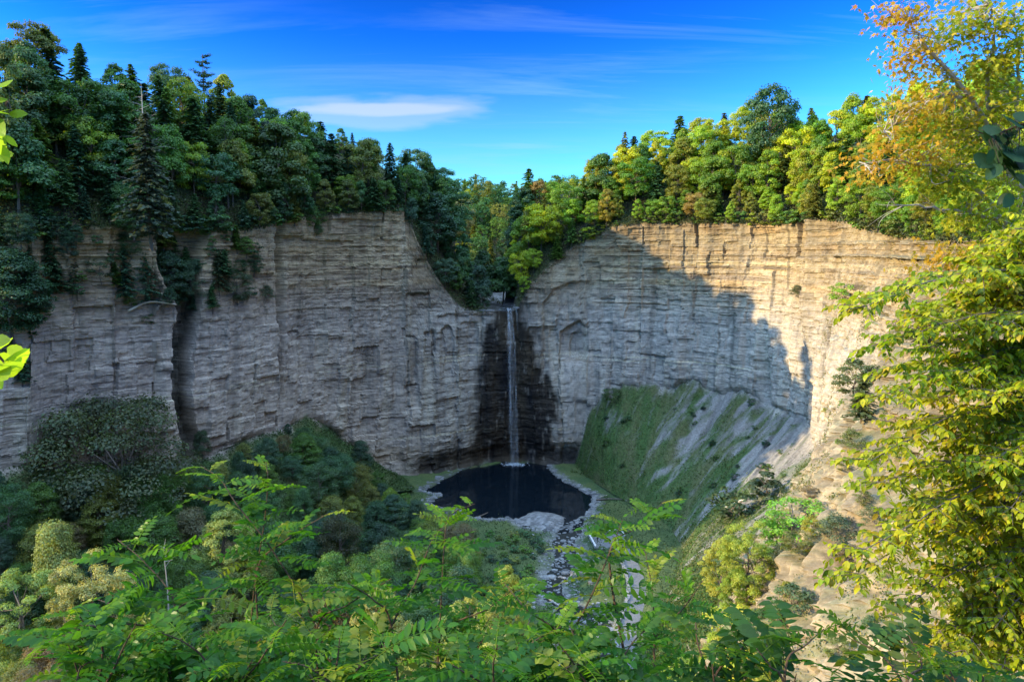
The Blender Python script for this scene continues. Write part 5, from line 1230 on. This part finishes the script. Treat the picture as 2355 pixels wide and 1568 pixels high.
# ---- leaf-by-leaf trees at the right edge
def ovate(w=.27): return LT(w, .055, -.12, .03)
def leafy_branch(lf, tw, r, start, tip, ntw, tl, leafL, colf, sag=.12, hang=.6, twr=.02, flat=.25):
    mid = lerp(start, tip, .55)+np.array([0, r.normal(0, .15), .25*np.linalg.norm(tip-start)*sag*2])
    B = path([start, mid, tip], 16); B = B+np.random.default_rng(int(r.integers(1e6))).normal(0, .012, B.shape); tw.tube(B, np.linspace(twr*.8, .003, 16), 5)
    L_ = np.linalg.norm(tip-start); main = nrm(tip-start)
    C = []; AX = []; UP = []; K = []
    def leaves(Pl, n0):
        n = len(Pl); 
        for i in range(1, n):
            t_ = nrm(Pl[i]-Pl[i-1])
            for sg in (-1, 1):
                if r.uniform() < .12: continue
                sd = nrm(np.cross(t_, [0, 0, 1.]))*sg
                C.append(Pl[i]+r.normal(0, .006, 3)); AX.append(sd*.75+t_*.55+np.array([0, 0, -hang*r.uniform(.4, 1.5)])+r.normal(0, .22, 3)); UP.append(np.array([0, 0, 1.])+sd*.35+r.normal(0, .35, 3)); K.append(i/n)
    for k in range(ntw):
        s = .22+.78*(k+r.uniform(0, .9))/ntw; b = B[min(15, int(s*15))]; sg = 1 if k % 2 else -1
        sd = nrm(np.cross(main, [0, 0, 1.]))*sg; d = nrm(main*r.uniform(.5, .9)+sd*r.uniform(.3, .9)+np.array([0, 0, r.normal(.05, flat)])); l = tl*r.uniform(.55, 1.2)*(1.15-.5*s)
        n = max(4, int(l/(leafL*.42))); u = np.linspace(0, 1, n); Pl = b+d*(u*l)[:, None]; Pl[:, 2] -= .12*l*u**2
        tw.tube(Pl, np.linspace(.004, .0012, n), 4); leaves(Pl, n)
    leaves(B[8:], 8)
    n = len(C); C, AX, UP = np.array(C), np.array(AX), np.array(UP); K = np.array(K)
    lf.inst(ovate(.27), LT4, LT3, C, frame(AX, UP), leafL*r.uniform(.7, 1.15, n), colf(r, n, C, K))
def bee_col(r, n, C, K):
    g = np.array((.18, .26, .010)); y = np.array((.39, .36, .012)); b = np.array((.34, .20, .025)); d = np.array((.09, .16, .02))
    w1_ = np.clip(.5+.6*vnoise(C[:, 0]/.5, C[:, 1]/.5, C[:, 2]/.5)+r.normal(0, .25, n), 0, 1)[:, None]; c = lerp(g, y, w1_)
    w2_ = (r.uniform(size=n) < .04+.14*K)[:, None]; c = np.where(w2_, lerp(c, b, .65), c); w3_ = (r.uniform(size=n) < .15)[:, None]; c = np.where(w3_, lerp(c, d, .7), c)
    return np.clip(c*np.clip(r.normal(1, .13, n), .6, 1.4)[:, None], .01, .8)
rb2 = np.random.default_rng(601); lf = MB(); tw = MB(); tk = MB()
tbx, tby = 6.6, 8.2; tz0 = near_ground(tbx, tby); TR = path([(tbx, tby, tz0-.5), (tbx+.1, tby, 80), (tbx-.1, tby+.1, 86), (tbx-.2, tby, 91), (tbx+.1, tby, 95)], 24)
tk.tube(TR, np.linspace(.22, .04, 24), 10)
tips = [(1946, 716, 6.6), (2000, 800, 7.2), (2052, 850, 7.6), (2000, 918, 6.8), (2045, 985, 7.5), (1962, 1082, 6.5), (1990, 1118, 7.0), (2068, 1180, 7.4), (1945, 1292, 6.2), (1935, 1345, 6.4), (2050, 1225, 7.2), (2055, 1410, 6.6), (2135, 1470, 6.8), (2200, 1520, 6.4), (2090, 1330, 7.4),
        (2070, 740, 7.8), (2290, 760, 7.0), (2200, 692, 7.8), (2230, 600, 7.9), (2290, 565, 7.8), (2340, 540, 7.6), (2262, 655, 7.7), (2318, 625, 7.6), (2345, 690, 7.4), (2150, 720, 7.7), (2130, 800, 7.2), (2200, 860, 6.9), (2260, 920, 6.6), (2310, 860, 7.3), (2140, 930, 7.6), (2190, 1010, 7.2), (2250, 1080, 6.7), (2310, 1010, 7.2), (2130, 1090, 7.0), (2170, 1160, 7.6), (2240, 1210, 7.1),
        (2310, 1180, 6.6), (2130, 1260, 6.8), (2190, 1320, 7.2), (2270, 1340, 6.7), (2320, 1290, 7.3), (2210, 1400, 6.9), (2290, 1440, 6.6), (2340, 1390, 7.0), (2250, 1500, 7.3), (2320, 1540, 6.8), (2280, 1570, 6.3), (2160, 1580, 6.4), (2340, 1120, 7.5), (2340, 800, 7.8), (2335, 960, 7.6), (2100, 1540, 6.9)]
for px, py, Y in tips:
    tp_ = A(px, py, Y); zs = tp_[2]+rb2.uniform(-.25, .35); st_ = np.array([np.interp(zs, TR[:, 2], TR[:, 0]), np.interp(zs, TR[:, 2], TR[:, 1]), zs])
    leafy_branch(lf, tw, rb2, st_, tp_, int(24+10*np.linalg.norm(tp_-st_)), .46, .088, bee_col)
hb = empty('hornbeam_tree', TR[0])
for nm, mb, mt in (('trunk', tk, M_BARK), ('branches', tw, M_BARK), ('foliage', lf, M_BEE)):
    o = mb.build('branch' if nm == 'branches' else nm, mt, hb); o.location = -TR[0]
tag(hb, 'yellow green tree with drooping pointed leaves filling the right edge', 'tree')
# ---- maple, upper right
def lobed():
    a = []; tipsA = [(90, 1.0), (38, .78), (142, .78), (-12, .45), (192, .45)]
    V = [[0, .28, 0]]; order = [-90+0, -40, -12, 14, 38, 62, 90, 118, 142, 166, 192, 220]; rr = [.28, .2, .5, .3, .78, .36, 1.0, .36, .78, .3, .5, .2]
    for t, q in zip(order, rr): V.append([q*math.cos(R(t))*.62, .28+q*math.sin(R(t))*.72, -.10*q*q+.02])
    V = np.array(V); V[:, 1] -= V[:, 1].min(); k = len(order); return V, [[0, i+1, (i+1) % k+1] for i in range(k)]
MV, MF = lobed()
def maple_cluster(lf, tw, r, src, c, rad, n, colA, colB, L_=.105):
    nt_ = max(4, n//22); ends = c+rand_unit(r, nt_)*rad*np.array([1, .8, .55])*r.uniform(.5, 1, nt_)[:, None]**.5
    C = []
    for e in ends:
        Pl = path([src, lerp(src, e, .5)+r.normal(0, .08, 3), e], 8); tw.tube(Pl, np.linspace(.010, .0022, 8), 4)
        for k in range(n//nt_):
            q = Pl[r.integers(4, 8)]; C.append(q+r.normal(0, .16, 3)*np.array([1, 1, .55])-[0, 0, .05])
    C = np.array(C); n = len(C); ax = np.c_[r.normal(0, .6, (n, 2)), r.normal(-.45, .35, n)]; up = np.c_[r.normal(-.15, .45, (n, 2)), np.abs(r.normal(.8, .3, n))]
    w_ = np.clip(.5+.8*vnoise(C[:, 0]/.3, C[:, 1]/.3, C[:, 2]/.3)+r.normal(0, .3, n), 0, 1)[:, None]
    lf.inst(MV, None, MF, C, frame(ax, up), L_*r.uniform(.7, 1.15, n), np.clip(lerp(np.array(colA), np.array(colB), w_)*np.clip(r.normal(1, .15, n), .5, 1.5)[:, None], .01, .8))
rm = np.random.default_rng(611); lf = MB(); tw = MB(); tk = MB(); mx_, my_ = 9.6, 11.5
mz = near_ground(mx_, my_); mt_ = path([(mx_, my_, mz-.5), (mx_-.1, my_, 82), (mx_-.6, my_, 87.5), (mx_-1.1, my_-.2, 90.5)], 14); tk.tube(mt_, np.linspace(.26, .12, 14), 10)
OR, GO, YE, GR, RE = (.42, .23, .022), (.37, .30, .022), (.30, .32, .020), (.16, .25, .018), (.36, .16, .03)
limbs = [([(2420, 560, 11.3), (2300, 350, 10.8), (2240, 235, 10.5), (2160, 140, 10.3), (2105, 70, 10.2), (2065, 10, 10.2)], .055), ([(2300, 350, 10.8), (2270, 190, 10.6), (2290, 80, 10.5), (2270, -20, 10.4)], .04), ([(2420, 640, 11.3), (2290, 480, 11), (2200, 400, 10.7), (2080, 372, 10.3), (1990, 375, 10.1)], .04),
         ([(2400, 660, 11.3), (2310, 520, 10.9), (2230, 492, 10.6), (2150, 478, 10.4), (2060, 470, 10.2)], .035), ([(2240, 235, 10.5), (2170, 215, 10.4), (2090, 270, 10.3), (2035, 300, 10.2)], .022), ([(2420, 700, 11.3), (2330, 640, 11), (2240, 620, 10.7), (2130, 640, 10.5)], .03), ([(2380, 470, 11.2), (2340, 300, 10.8), (2345, 150, 10.6), (2330, 20, 10.4)], .04)]
LP_ = []
for pts, r0 in limbs:
    Q = path([A(*p) for p in pts], 22, .012, 5); tk.tube(Q, np.linspace(r0, .008, 22), 6); LP_.append(Q)
    if pts[0][0] >= 2380: tk.tube(path([mt_[-3], lerp(mt_[-3], Q[0], .5)+[0, 0, .1], Q[0]], 6), np.linspace(.1, r0, 6), 6)
    for k in range(9):   # bare grey twigs
        i = rm.integers(9, 22); e = Q[i]+np.array([-rm.uniform(.1, .5), rm.normal(0, .2), rm.normal(0.02, .22)]); tw.tube(path([Q[i], lerp(Q[i], e, .5)+rm.normal(0, .04, 3), e], 5), np.linspace(.006, .0012, 5), 4)
LPA = np.concatenate(LP_)
for px, py, Y, rp_, n, cA, cB in [(2035, 28, 10.2, 38, 90, RE, OR), (2090, 35, 10.2, 50, 170, OR, GO), (2150, 75, 10.3, 60, 220, GO, YE), (2090, 110, 10.2, 55, 190, OR, GO), (2180, 150, 10.5, 55, 200, GO, YE), (2070, 175, 10.2, 40, 110, GO, OR), (2260, 40, 10.5, 70, 240, GO, GR), (2200, 20, 10.5, 60, 190, YE, OR), (2330, 40, 10.5, 60, 210, GR, GO),
        (2100, 215, 10.3, 50, 170, OR, GO), (2170, 225, 10.5, 55, 200, OR, GO), (2250, 130, 10.6, 60, 200, YE, GO), (2310, 150, 10.7, 65, 230, GO, YE), (2090, 265, 10.3, 55, 190, YE, OR), (2150, 285, 10.4, 60, 220, OR, YE), (2230, 270, 10.5, 60, 210, GO, YE), (2320, 250, 10.8, 60, 210, YE, GO), (2060, 315, 10.2, 45, 130, OR, YE), (2120, 335, 10.4, 60, 210, YE, OR), (2190, 340, 10.5, 60, 210, YE, GO),
        (2010, 365, 10.1, 35, 100, OR, OR), (2060, 372, 10.2, 42, 130, OR, GO), (2000, 395, 10.1, 26, 60, OR, GO), (2145, 395, 10.4, 60, 220, YE, GO), (2220, 395, 10.6, 60, 220, YE, GR), (2300, 340, 10.8, 50, 150, YE, GR), (2170, 430, 10.5, 55, 180, YE, GR), (2260, 450, 10.6, 60, 200, YE, GR), (2330, 420, 10.8, 55, 180, YE, YE), (2210, 500, 10.6, 55, 160, GO, YE), (2300, 520, 10.8, 60, 220, YE, GR), (2350, 560, 10.9, 50, 160, YE, GR),
        (2170, 575, 10.5, 50, 190, OR, GO), (2230, 580, 10.6, 55, 210, OR, GO), (2290, 600, 10.8, 50, 170, GO, YE), (2190, 630, 10.6, 45, 150, OR, OR), (2250, 645, 10.7, 40, 120, GO, YE), (2340, 105, 10.6, 55, 220, YE, GR), (2345, 205, 10.7, 55, 220, YE, GR), (2290, 215, 10.6, 50, 170, GO, YE), (2350, 330, 10.8, 45, 160, YE, GR), (2345, 480, 10.9, 55, 200, YE, GR), (2230, 330, 10.6, 50, 150, YE, GR), (2200, 80, 10.4, 50, 150, GO, YE)]:
    c = A(px, py, Y+rm.normal(0, .25)); rad = rp_/F*Y; s_ = LPA[np.argmin(((LPA-c)**2).sum(1)+.3*np.maximum(0, c[0]-LPA[:, 0]))]
    maple_cluster(lf, tw, rm, s_, c, rad, int(n*1.15), cA, cB)
mp_ = empty('maple_tree', mt_[0])
for nm, mb, mt in (('trunk', tk, M_PALEBARK), ('branch', tw, M_PALEBARK), ('foliage', lf, M_MAP)):
    o = mb.build(nm, mt, mp_); o.location = -mt_[0]
tag(mp_, 'maple turning orange and gold at the upper right corner', 'tree')
# ---- shaded twigs close to the camera at both edges
def near_twig(name, pts, Y, leaves_, L_, w_, col, label, seed, serr=False, dark=False):
    r = np.random.default_rng(seed); lf = MB(); st = MB(); Q = path([A(px, py, Y) for px, py in pts], 14); st.tube(Q, np.linspace(.006, .002, 14), 5)
    C = []; AX = []; UP = []
    for px, py, ax, ay in leaves_:
        c = A(px, py, Y+r.normal(0, .05)); e = A(px+ax, py+ay, Y+r.normal(0, .05)); C.append(c); AX.append(e-c); UP.append(np.array([r.normal(0, .3), -.75, .6])+r.normal(0, .25, 3))
        q = Q[np.argmin(((Q-c)**2).sum(1))]; st.tube([q, lerp(q, c, .5)+[0, 0, .004], c], [.0014, .0012, .001], 4)
    C, AX, UP = map(np.array, (C, AX, UP)); n = len(C); ln = np.linalg.norm(AX, axis=1)
    # serrated leaf blade
    t = np.linspace(0, 1, 11); hw = w_*np.sin(np.clip(t, 0, 1)**.8*math.pi)**.8; hw[1:-1:2] *= 1.1 if serr else 1
    V = np.vstack([np.c_[np.zeros(11), t, .03*np.sin(t*3.1)], np.c_[-hw, t-.02*serr, np.full(11, .03)], np.c_[hw, t-.02*serr, np.full(11, .03)]])
    f = [[i, i+1, i+12, i+11] for i in range(10)]+[[i, i+22, i+23, i+1] for i in range(10)]
    lf.inst(V, f, None, C, frame(AX, UP), ln, np.array(col)*np.clip(r.normal(1, .15, n), .5, 1.5)[:, None])
    root = empty(name, Q[0]); a = st.build('twig', M_DARKB, root); b = lf.build('foliage', M_LOC, root); a.location = b.location = -Q[0]
    return tag(root, label, 'twig')
near_twig('leafy_twig', [(-60, 190), (-20, 240), (0, 300), (10, 350)], 1.7, [(-18, 205, 38, -6), (-30, 225, 34, 14), (-8, 258, 30, 6), (22, 262, 44, 2), (-20, 290, 36, 24), (12, 312, 30, 26), (-6, 318, 22, 40), (6, 335, 14, 44), (-16, 350, 24, 26), (-30, 268, 30, -6)], .04, .3, (.20, .30, .03), 'sprig of toothed yellow green leaves at left edge by the forest', 701, True)
near_twig('leafy_twig', [(-60, 800), (-10, 815), (15, 838)], 1.6, [(-22, 785, 50, -2), (16, 800, 50, 22), (-14, 820, 44, 12), (18, 828, 44, 8), (-16, 845, 36, 30), (4, 840, 28, 30), (-20, 862, 26, 34), (-8, 805, 30, -14)], .045, .32, (.26, .36, .03), 'sprig of bright backlit leaves at left edge by the cliff', 702, True)
rg = np.random.default_rng(703)
lv = [(2262+18*rg.normal()+i*4.2, 300+i*6.2+28*rg.normal(), rg.uniform(-34, 26), rg.uniform(18, 44)) for i in range(18)]+[(2320+22*rg.normal(), 330+40*rg.normal(), rg.uniform(-34, 30), rg.uniform(14, 44)) for i in range(26)]
near_twig('leafy_twig', [(2420, 260), (2340, 290), (2280, 310), (2240, 300)], 3.0, lv, .07, .26, (.035, .075, .035), 'sprig of dark rounded leaves in front of the maple at right edge', 704)
rg = np.random.default_rng(705)
near_twig('leafy_twig', [(2150, 1640), (2200, 1520), (2130, 1480)], 3.4, [(2110+rg.normal()*28-1*i, 1450+i*9+rg.normal()*20, rg.uniform(-16, 16), rg.uniform(6, 20)) for i in range(16)], .05, .36, (.40, .24, .02), 'sparse golden leaves on a twig above the dark locust', 706)
# ------------------------------------------------------------------ wording: every placed tree and bush gets a label that points at it
ORD = ['leftmost', 'second from left', 'third from left', 'fourth from left', 'fifth from left', 'sixth from left', 'seventh from left', 'eighth from left', 'ninth from left', 'tenth from left', 'eleventh from left', 'twelfth from left', 'thirteenth from left', 'fourteenth from left', 'fifteenth from left', 'sixteenth from left', 'seventeenth from left', 'eighteenth from left', 'nineteenth from left', 'twentieth from left']
KINDW = dict(hemlock_tree='hemlock', broadleaf_tree='broadleaf tree', young_tree='young tree', rim_bush='brink bush', bush='bush')
GROUPS = dict(L='trees on the wooded land above left cliff', N='trees on the dark valley side left of the stream', M='trees on the valley side right of the stream', R='trees on the wooded land above right cliff', F='trees on the hill behind the waterfall',
              V='trees of the valley bottom', bl='bushes along the left cliff brink', br='bushes along the right cliff brink', S='small bushes on the near rock spur', K='trees and scrub hanging on the upper left cliff', T='bushes on the right talus slope', C='low bushes beside the creek')
def where(e):
    px, py, d = project(e['loc']+[0, 0, e['h']]); pb = project(e['loc'])[1]; z = e['zone']
    def b(*pairs):
        for lim, w_ in pairs:
            if px < lim: return w_
        return pairs[-1][1]
    if z == 'L':
        lv = 'on left skyline' if py < np.interp(px, *SKY_L)+26 else ('low on left slope' if pb > 455 else 'midway up left slope')
        return lv+' '+b((190, 'near left edge'), (420, 'above the fallen trunk'), (620, 'above the dark cleft'), (800, 'left of the cliff corner'), (5000, 'above the cliff corner'))
    if z == 'R':
        lv = 'on right skyline' if py < np.interp(px, *SKY_R)+30 else ('low above right cliff' if pb > 455 else 'midway up right slope')
        return lv+' '+b((1500, 'beside the valley mouth'), (1680, 'left of tallest tree'), (1840, 'under tallest tree'), (2000, 'left of the maple'), (5000, 'behind the maple'))
    if z == 'N': return ('high ' if pb < 480 else 'low ')+'on dark valley side left of stream'
    if z == 'M': return ('high ' if pb < 500 else 'low ')+'on valley side right of stream'
    if z == 'F': return ('on skyline of ' if py < np.interp(px, *SKY_L)+22 else 'low on ')+'hill behind the waterfall'
    if z == 'V':
        lv = 'far back' if d > 215 else ('in middle' if d > 165 else 'near front')
        return lv+' of valley floor '+b((250, 'at left edge'), (480, 'under dark cleft'), (760, 'left of centre'), (5000, 'towards the pool'))
    if z == 'bl': return 'on left cliff edge '+b((420, 'left of dark cleft'), (700, 'right of dark cleft'), (5000, 'near cliff corner'))
    if z == 'br': return 'on right cliff edge '+b((1520, 'near valley mouth'), (1760, 'in middle'), (5000, 'near the maple'))
    if z == 'K': return 'on left cliff face '+b((100, 'at left edge'), (255, 'near left edge'), (420, 'left of dark cleft'), (600, 'right of dark cleft'), (5000, 'towards corner'))
    if z == 'T': return 'on right talus '+('upper part' if pb < 1010 else 'middle part' if pb < 1100 else 'lower part')
    if z == 'S': return 'on near rock spur '+('upper part' if pb < 1200 else 'middle part' if pb < 1380 else 'lower part')
    return 'beside creek '+('near pool' if pb < 1290 else 'further down')
bag = {}
for e in TREES:
    if e['label']: continue
    size = 'tall' if e['h'] > 18 else ('small' if e['h'] < 9 and e['name'] == 'broadleaf_tree' else '')
    w_ = ' '.join(x for x in (size, TONEW[e['tone']], KINDW[e['name']], where(e)) if x)
    bag.setdefault(w_, []).append(e)
for w_, es in bag.items():
    es.sort(key=lambda e: float(project(e['loc']+[0, 0, e['h']])[0]))
    for i, e in enumerate(es):
        tag(e['o'], w_ if len(es) == 1 else f"{w_}, {ORD[min(i, 19)]}", None, GROUPS[e['zone']])
print('largest label bag', max(len(v) for v in bag.values()), 'kinds', {n: sum(e['name'] == n for e in TREES) for n in KINDW})
# ------------------------------------------------------------------ camera, sun, sky
cam = bpy.data.cameras.new('camera'); co_ = bpy.data.objects.new('camera', cam); link(co_)
co_.location = CAM; co_.rotation_euler = (R(90)-PITCH, 0, 0)
cam.sensor_width = 36; cam.lens = 36*F/DW; cam.clip_start = .05; cam.clip_end = 20000
scene.camera = co_
SUN_AZ, SUN_EL = R(-101), R(19.6)      # azimuth from the view direction (+Y), to the left
sd = Vector((math.sin(SUN_AZ)*math.cos(SUN_EL), math.cos(SUN_AZ)*math.cos(SUN_EL), math.sin(SUN_EL)))
sl = bpy.data.lights.new('sun', 'SUN'); sl.energy = 2.55; sl.angle = R(.5); sl.color = (1, .79, .43)
so = bpy.data.objects.new('sun', sl); link(so); so.rotation_euler = sd.to_track_quat('Z', 'Y').to_euler(); so.location = (-60, 0, 200)
w = bpy.data.worlds.new('World'); scene.world = w; w.use_nodes = True
nt = w.node_tree; nt.nodes.clear(); L = nt.links.new
wo = nt.nodes.new('ShaderNodeOutputWorld'); bg = nt.nodes.new('ShaderNodeBackground'); L(bg.outputs[0], wo.inputs[0])
sky = nt.nodes.new('ShaderNodeTexSky'); sky.sky_type = 'NISHITA'; sky.sun_disc = False
sky.sun_elevation = SUN_EL; sky.sun_rotation = SUN_AZ; sky.altitude = 200; sky.air_density = 1.0; sky.dust_density = .25; sky.ozone_density = 1.6
tc = nt.nodes.new('ShaderNodeTexCoord')
gm_ = nt.nodes.new('ShaderNodeGamma'); gm_.inputs[1].default_value = 3.0; L(sky.outputs[0], gm_.inputs[0])
skyc = mixc(nt, 'MULTIPLY', 1.0, gm_.outputs[0], (.005, .025, .039, 1))
skyc = mixc(nt, 'DARKEN', 1.0, skyc, (3.0, 4.2, 5.6, 1))
sep = nt.nodes.new('ShaderNodeSeparateXYZ'); L(tc.outputs['Generated'], sep.inputs[0])
# flat-sky coordinates (x/z, y/z) so cloud streaks lie on a layer overhead
zc = math_(nt, 'MAXIMUM', sep.outputs[2], .02); zc = math_(nt, 'ADD', zc, .12)
ux = math_(nt, 'DIVIDE', sep.outputs[0], zc); uy = math_(nt, 'DIVIDE', sep.outputs[1], zc)
cxy = nt.nodes.new('ShaderNodeCombineXYZ'); L(ux, cxy.inputs[0]); L(uy, cxy.inputs[1])
mp = nt.nodes.new('ShaderNodeMapping'); mp.inputs['Rotation'].default_value = (0, 0, R(-28)); mp.inputs['Scale'].default_value = (.55, 2.6, 1); L(cxy.outputs[0], mp.inputs[0])
cn = N(nt, 'ShaderNodeTexNoise', in_Scale=1.1, in_Detail=7.0, in_Roughness=.62, in_Distortion=.6); L(mp.outputs[0], cn.inputs['Vector'])
cn2 = N(nt, 'ShaderNodeTexNoise', in_Scale=.5, in_Detail=2.0); L(cxy.outputs[0], cn2.inputs['Vector'])
rp = nt.nodes.new('ShaderNodeMapRange'); rp.inputs['From Min'].default_value = .50; rp.inputs['From Max'].default_value = .80; L(cn.outputs[0], rp.inputs[0])
rp2 = nt.nodes.new('ShaderNodeMapRange'); rp2.inputs['From Min'].default_value = .38; rp2.inputs['From Max'].default_value = .62; L(cn2.outputs[0], rp2.inputs[0])
cir = math_(nt, 'MULTIPLY', rp.outputs[0], rp2.outputs[0]); cir = math_(nt, 'MULTIPLY', cir, .42)
c1 = mixc(nt, 'MIX', cir, skyc, (1.2, 1.9, 2.4, 1))
rh = nt.nodes.new('ShaderNodeMapRange'); rh.interpolation_type = 'SMOOTHSTEP'; rh.inputs['From Min'].default_value = .27; rh.inputs['From Max'].default_value = .03; L(sep.outputs[2], rh.inputs[0])
rh2 = math_(nt, 'MULTIPLY', rh.outputs[0], math_(nt, 'ADD', math_(nt, 'MULTIPLY', cn.outputs[0], .7), .2))
c1 = mixc(nt, 'MIX', rh2, c1, (.95, 1.45, 1.75, 1))
# the lens-shaped white cloud low over the left ridge
ydir = math_(nt, 'MAXIMUM', sep.outputs[1], .05)
cu = math_(nt, 'DIVIDE', sep.outputs[0], ydir); cvv = math_(nt, 'DIVIDE', sep.outputs[2], ydir)
q_ = nt.nodes.new('ShaderNodeCombineXYZ'); L(cu, q_.inputs[0]); L(cvv, q_.inputs[1])
mp3 = nt.nodes.new('ShaderNodeMapping'); mp3.inputs['Scale'].default_value = (5, 26, 1); L(q_.outputs[0], mp3.inputs[0])
n3 = N(nt, 'ShaderNodeTexNoise', in_Scale=1.6, in_Detail=5.0); L(mp3.outputs[0], n3.inputs['Vector'])
n3o = math_(nt, 'SUBTRACT', n3.outputs[0], .5)
def ell(u0, v0, a, b, wob):
    du = math_(nt, 'DIVIDE', math_(nt, 'SUBTRACT', cu, u0), a); dv = math_(nt, 'DIVIDE', math_(nt, 'SUBTRACT', cvv, v0), b)
    r2 = math_(nt, 'ADD', math_(nt, 'MULTIPLY', du, du), math_(nt, 'MULTIPLY', dv, dv))
    r2 = math_(nt, 'ADD', r2, math_(nt, 'MULTIPLY', n3o, wob)); mr = nt.nodes.new('ShaderNodeMapRange'); mr.interpolation_type = 'SMOOTHSTEP'
    mr.inputs['From Min'].default_value = 1.0; mr.inputs['From Max'].default_value = .25; L(r2, mr.inputs[0]); return mr.outputs[0]
dcl = ray(880, 258); u0, v0 = dcl[0]/dcl[1], dcl[2]/dcl[1]
e1 = ell(u0, v0, .165, .026, 2.2); e2 = ell(u0-.01, v0+.004, .12, .010, 1.6)
c1 = mixc(nt, 'MIX', math_(nt, 'MULTIPLY', e1, .30), c1, (1.65, 1.75, 2.05, 1)); c1 = mixc(nt, 'MIX', math_(nt, 'MULTIPLY', e2, .34), c1, (2.0, 2.0, 2.1, 1))
# bright cloud veil added overhead, out of view, to lift and blue the shadows
rv = nt.nodes.new('ShaderNodeMapRange'); rv.interpolation_type = 'SMOOTHSTEP'; rv.inputs['From Min'].default_value = .48; rv.inputs['From Max'].default_value = .75; L(sep.outputs[2], rv.inputs[0])
rv2 = nt.nodes.new('ShaderNodeMapRange'); rv2.inputs['From Min'].default_value = .3; rv2.inputs['From Max'].default_value = .7; rv2.inputs['To Min'].default_value = .5; rv2.inputs['To Max'].default_value = .95; L(cn.outputs[0], rv2.inputs[0])
vf = math_(nt, 'MULTIPLY', rv.outputs[0], rv2.outputs[0])
c1 = mixc(nt, 'MIX', vf, c1, (6.0, 9.2, 14.0, 1))
L(c1, bg.inputs[0]); bg.inputs[1].default_value = .12
scene.view_settings.view_transform = 'Standard'; scene.view_settings.look = 'None'
scene.view_settings.exposure = 2.05; scene.view_settings.gamma = 1
cy = scene.cycles


cy.max_bounces = 8; cy.diffuse_bounces = 4; cy.glossy_bounces = 3; cy.transmission_bounces = 4; cy.transparent_max_bounces = 8
cy.use_denoising = True
cy.caustics_reflective = False; cy.caustics_refractive = False
